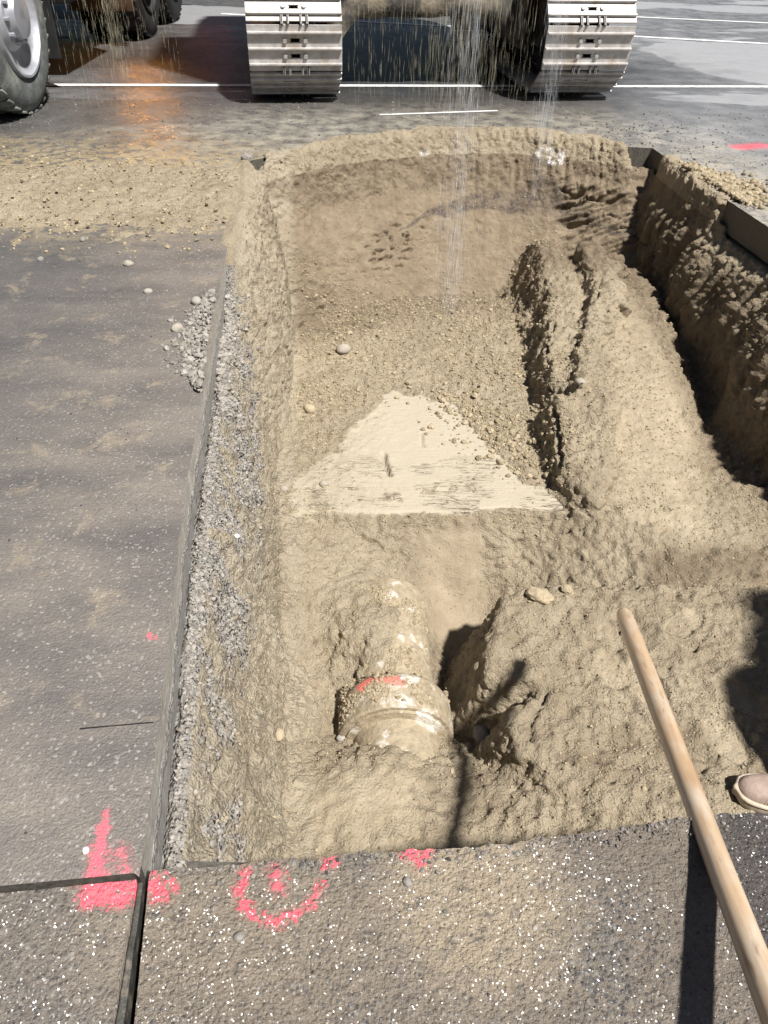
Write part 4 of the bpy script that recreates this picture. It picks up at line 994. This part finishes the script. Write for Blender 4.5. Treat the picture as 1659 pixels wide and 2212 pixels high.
link('mud_flap', MB().box((-.17, 2.95, .62), (.62, .016, .66), bev=.006).mesh('mf'), M_BLACK, tk)
link('cab', MB().box((-1.02, .25, 1.95), (2.35, 2.0, 1.7), bev=.08).mesh('cb', True), M_BLACK, tk)
link('tipper_body', MB().box((-1.02, 4.1, 1.85), (2.45, 5.2, 1.45), bev=.05).mesh('tb', True), M_BLACK, tk)
def lamp_mat(name, col, st):
    s = NT(name); return s.out(Base_Color=col, Emission_Color=(*col, 1), Emission_Strength=st, Roughness=.3)
lx = P(318, 280).x*(8.6/5.72)
link('amber_light', MB().box((lx+2.63, 2.70, .63), (.15, .05, .09), bev=.012).mesh('al'), lamp_mat('amber_lamp', (1.0, .36, .03), 60), tk)
link('light_bracket', MB().box(((lx+2.63-.55)/2, 2.74, .70), (abs(lx+2.63+.55)+.1, .03, .05), bev=.006).mesh('lb'), M_BLACK, tk)
link('tail_light', MB().box((.25, 6.13, .86), (.14, .05, .10), bev=.012).mesh('tl'), lamp_mat('red_lamp', (1.0, .05, .06), 5), tk)

# ------------------------------------------------------------------ sand and water trickling down
def fall(name, cols, n, mat, rad, ln, label):
    v = []; f = []
    for k in range(n):
        cx, cy, sxx, syy, z0, z1 = cols[rng.integers(len(cols))]
        p = np.array([cx+rng.normal()*sxx, cy+rng.normal()*syy, rng.uniform(z0, z1)]); l = ln*rng.uniform(.4, 1.6); r = rad*rng.uniform(.6, 1.3); b = len(v)
        v += [p+[0, 0, l], p+[r, 0, 0], p+[-r*.5, r*.87, 0], p+[-r*.5, -r*.87, 0], p-[0, 0, l]]
        f += [(b, b+1, b+2), (b, b+2, b+3), (b, b+3, b+1), (b+4, b+2, b+1), (b+4, b+3, b+2), (b+4, b+1, b+3)]
    link(name, pymesh(name, v, f), mat, kind='stuff', label=label)
cols = [(rng.uniform(-.35, 1.0), rng.uniform(6.3, 7.0), .004, .004, .0, .85) for _ in range(110)]+[(rng.uniform(.2, .75), rng.uniform(6.2, 6.6), .004, .004, .0, .9) for _ in range(90)]
fall('falling_sand', cols, 1900, M_DROP, .00045, .045, 'fine sand trickling down between the excavator tracks')
cols = [(.38+rng.normal()*.05, 4.6+rng.normal()*.1, .012, .012, -.9, 1.0) for _ in range(40)]+[(.98+rng.normal()*.035, 5.4+rng.normal()*.08, .012, .012, -.6, 1.0) for _ in range(26)]
fall('falling_water', cols, 2200, M_WATER, .00034, .045, 'thin drops of water falling into the pit')
cols = [(rng.uniform(-2.3, -1.75), rng.uniform(5.8, 7.2), .004, .004, .05, 1.1) for _ in range(60)]+[(-1.93, 6.2, .02, .02, .1, .9)]*12+[(-2.1, 6.6, .02, .02, .3, 1.0)]*10
fall('falling_silt', cols, 1000, M_DROP, .0005, .040, 'wet silt dripping from the underside of the truck')

# ------------------------------------------------------------------ person at the right edge of the pit (only one boot is in view)
M_BOOT = simple('boot_leather', (.42, .315, .265), .62, 0, .12, 25, .002, ((.30, .235, .185), 9, .52, .7))
M_SOLE = simple('boot_sole', (.48, .40, .31), .7, 0, .15, 30, .002)
M_TROU = simple('work_trousers', (.045, .05, .07), .9, 0, .2, 12)
M_VEST = simple('hi_vis_jacket', (.85, .30, .03), .8, 0, .1, 8)
M_SKIN = simple('skin', (.50, .30, .21), .5, 0, .06, 10)
M_HAIR = simple('hair', (.05, .03, .02), .7, 0, .2, 40)
bh, _ = hit(1640, 1716)
toe = P(1592, 1700, bh.z+.03); bz = bh.z
pe = thing('person', 'person in a tan leather boot standing at the right edge of the pit', 'person', (toe.x, toe.y, bz))
BD = Vector((.98, -.16, 0)).normalized()      # from toe to heel
def boot(name, heel_off, d, parent):
    side_v = Vector((-d.y, d.x, 0)); secs = []
    #  t along (0 toe .. .29 heel), half width, top height, bottom
    spec = [(0.0, .006, .030, .018), (.008, .026, .044, .012), (.022, .037, .056, .008), (.045, .045, .066, .005), (.075, .049, .073, .004), (.11, .049, .083, .005), (.15, .044, .105, .010), (.19, .040, .155, .012), (.23, .040, .230, .006), (.265, .037, .235, .004), (.288, .026, .22, .006), (.296, .010, .17, .012)]
    n = 22; v = []; f = []
    for (t, w, h, b0_) in spec:
        for k in range(n):
            a = 2*pi*k/n; ca, sa = cos(a), sin(a)
            zz = (h-.022)*(abs(sa)**.8 if sa > 0 else 0)+.022 if sa > 0 else .022
            ww = w*(abs(ca)**.75*(1 if ca > 0 else -1))
            ww *= 1-.0*max(0, sa)
            v.append(heel_off+d*t+side_v*ww+Vector((0, 0, max(zz, .022))))
    for i_ in range(len(spec)-1):
        for k in range(n): f.append((i_*n+k, i_*n+(k+1) % n, (i_+1)*n+(k+1) % n, (i_+1)*n+k))
    f.append(tuple(range(n))[::-1]); f.append(tuple((len(spec)-1)*n+k for k in range(n)))
    me = pymesh('boot', v, f, True); bo = link(name, me, M_BOOT, parent)
    md = bo.modifiers.new('s', 'SUBSURF'); md.levels = 2; md.render_levels = 2
    # sole with welt
    v = []; f = []; m_ = 40; ring = []
    sp = [(t, w) for (t, w, h, b_) in spec]
    tt = [p[0] for p in sp]; ww_ = [p[1] for p in sp]
    out_ = []
    for k in range(m_):
        a = 2*pi*k/m_; t = .148-.156*cos(a); w = float(np.interp(np.clip(t, 0, .296), tt, ww_)); 
        w = max(w+.007, .012)
        out_.append((t-.0, (1 if sin(a) > 0 else -1)*w*min(1, abs(sin(a))*3.0+.0)))
    lv = [(.0, .97), (.006, 1.0), (.020, 1.0), (.024, .985), (.026, 1.03), (.031, 1.03), (.034, .96)]
    for zz, s_ in lv:
        for (t, w) in out_:
            v.append(heel_off+d*(.148+(t-.148)*(.5+.5*s_))+side_v*w*s_+Vector((0, 0, zz)))
    for i_ in range(len(lv)-1):
        for k in range(m_): f.append((i_*m_+k, i_*m_+(k+1) % m_, (i_+1)*m_+(k+1) % m_, (i_+1)*m_+k))
    f.append(tuple(range(m_))[::-1]); f.append(tuple((len(lv)-1)*m_+k for k in range(m_)))
    link('sole', pymesh('sole', v, f, True), M_SOLE, bo)
    # seam of the toe cap
    m = MB(); prev = None
    for off in (.062, .068):
        prev = None
        for k in range(13):
            a = pi*k/12; w = float(np.interp(off, tt, ww_)); h = float(np.interp(off, tt, [q[2] for q in spec]))
            bend = .012*sin(a)
            p = heel_off+d*(off+bend)+side_v*(w*1.0*(abs(cos(a))**.75)*(1 if cos(a) > 0 else -1))+Vector((0, 0, (h-.022)*abs(sin(a))**.8+.0225))
            if prev is not None: m.cyl(prev, p, .0014, n=6)
            prev = p
    link('seam', m.mesh('seam'), M_SOLE, bo)
    return bo
boot('boot', Vector((0, 0, .0)), BD, pe)
def to_local(w): return Vector(w)-Vector((toe.x, toe.y, bz))
foot2 = Vector((toe.x+.80, toe.y+.10, bz)); boot('boot', to_local(foot2)-Vector((.26, 0, 0)), Vector((1, .1, 0)).normalized(), pe)
def skin(name, verts, edges, radii, mat, parent, root=0, sub=2):
    me = bpy.data.meshes.new(name); me.from_pydata([tuple(v) for v in verts], edges, []); o = link(name, me, mat, parent)
    md = o.modifiers.new('sk', 'SKIN'); md.use_smooth_shade = True
    for i_, r in enumerate(radii): me.skin_vertices[0].data[i_].radius = (r, r*.92)
    for i_ in range(len(verts)): me.skin_vertices[0].data[i_].use_root = (i_ == root)
    md = o.modifiers.new('su', 'SUBSURF'); md.levels = sub; md.render_levels = sub; return o
an1 = to_local((toe.x+.245, toe.y-.04, bz+.13)); kn1 = an1+Vector((.12, .02, .36)); hip1 = Vector((.52, -.03, .80))
an2 = to_local(foot2)+Vector((.0, 0, .13)); kn2 = an2+Vector((.03, .05, .36)); hip2 = Vector((.72, -.03, .80))
pel = Vector((.68, -.03, .86)); che = Vector((.86, -.0, 1.12)); nek = Vector((1.0, .02, 1.30))
# one continuous body in skin, clothing over it
shl = nek+Vector((-.17, 0, -.05)); shr = nek+Vector((.17, 0, -.05)); ell = shl+Vector((-.10, -.05, -.26)); elr = shr+Vector((.10, -.05, -.26)); wrl = ell+Vector((.08, -.16, -.16)); wrr = elr+Vector((-.08, -.16, -.16)); hdv = nek+Vector((.03, -.02, .20))
body_v = [pel, che, nek, hdv-Vector((0, 0, .06)), hdv+Vector((0, 0, .04)), shl, ell, wrl, wrl+Vector((.03, -.06, -.03)), shr, elr, wrr, wrr+Vector((-.03, -.06, -.03)), hip1, kn1, an1, hip2, kn2, an2]
body_e = [(0, 1), (1, 2), (2, 3), (3, 4), (2, 5), (5, 6), (6, 7), (7, 8), (2, 9), (9, 10), (10, 11), (11, 12), (0, 13), (13, 14), (14, 15), (0, 16), (16, 17), (17, 18)]
skin('body', body_v, body_e, [.125, .13, .055, .075, .095, .05, .038, .026, .035, .05, .038, .026, .035, .08, .052, .035, .08, .052, .035], M_SKIN, pe)
for wv, sg in ((wrl, 1), (wrr, -1)):
    base_ = wv+Vector((.03*sg, -.06, -.03)); fd = Vector((.25*sg, -.8, -.5)).normalized(); sd_ = fd.cross(Vector((0, 0, 1))).normalized()
    vs_ = [wv, base_]; es_ = [(0, 1)]; rs_ = [.024, .026]
    for k, (o_, l_) in enumerate(((-.030, .070), (-.010, .080), (.010, .075), (.030, .060))):
        a_ = base_+sd_*o_+fd*.03; b_ = a_+fd*l_*.5; c_ = b_+fd*l_*.4+Vector((0, 0, -.02)); i0 = len(vs_); vs_ += [a_, b_, c_]; rs_ += [.010, .009, .008]; es_ += [(1, i0), (i0, i0+1), (i0+1, i0+2)]
    i0 = len(vs_); vs_ += [base_+sd_*-.035*sg+Vector((0, 0, -.01)), base_+sd_*-.055*sg+fd*.03]; rs_ += [.011, .009]; es_ += [(1, i0), (i0, i0+1)]
    skin('hand', vs_, es_, rs_, M_SKIN, pe, sub=1)
skin('trousers', [pel+Vector((0, 0, .02)), hip1, kn1, an1+Vector((0, 0, .02)), hip2, kn2, an2+Vector((0, 0, .02))], [(0, 1), (1, 2), (2, 3), (0, 4), (4, 5), (5, 6)], [.150, .105, .075, .065, .105, .075, .065], M_TROU, pe)
skin('jacket', [pel+Vector((0, 0, .04)), che, nek-Vector((0, 0, .05)), shl, ell, wrl-(wrl-ell)*.08, shr, elr, wrr-(wrr-elr)*.08], [(0, 1), (1, 2), (2, 3), (3, 4), (4, 5), (2, 6), (6, 7), (7, 8)], [.165, .175, .09, .075, .06, .045, .075, .06, .045], M_VEST, pe)
hm = MB(); hm.lathe([(-.02, .112), (.02, .112), (.06, .10), (.10, .06), (.115, .001)], 'Z', 28, c=hdv+Vector((0, .01, .02))); link('hair', hm.mesh('h', True), M_HAIR, pe)
fc = MB(); fc.cyl(hdv+Vector((0, -.085, -.0)), hdv+Vector((0, -.115, -.03)), .010, .014, n=10); link('nose', fc.mesh('n', True), M_SKIN, pe)
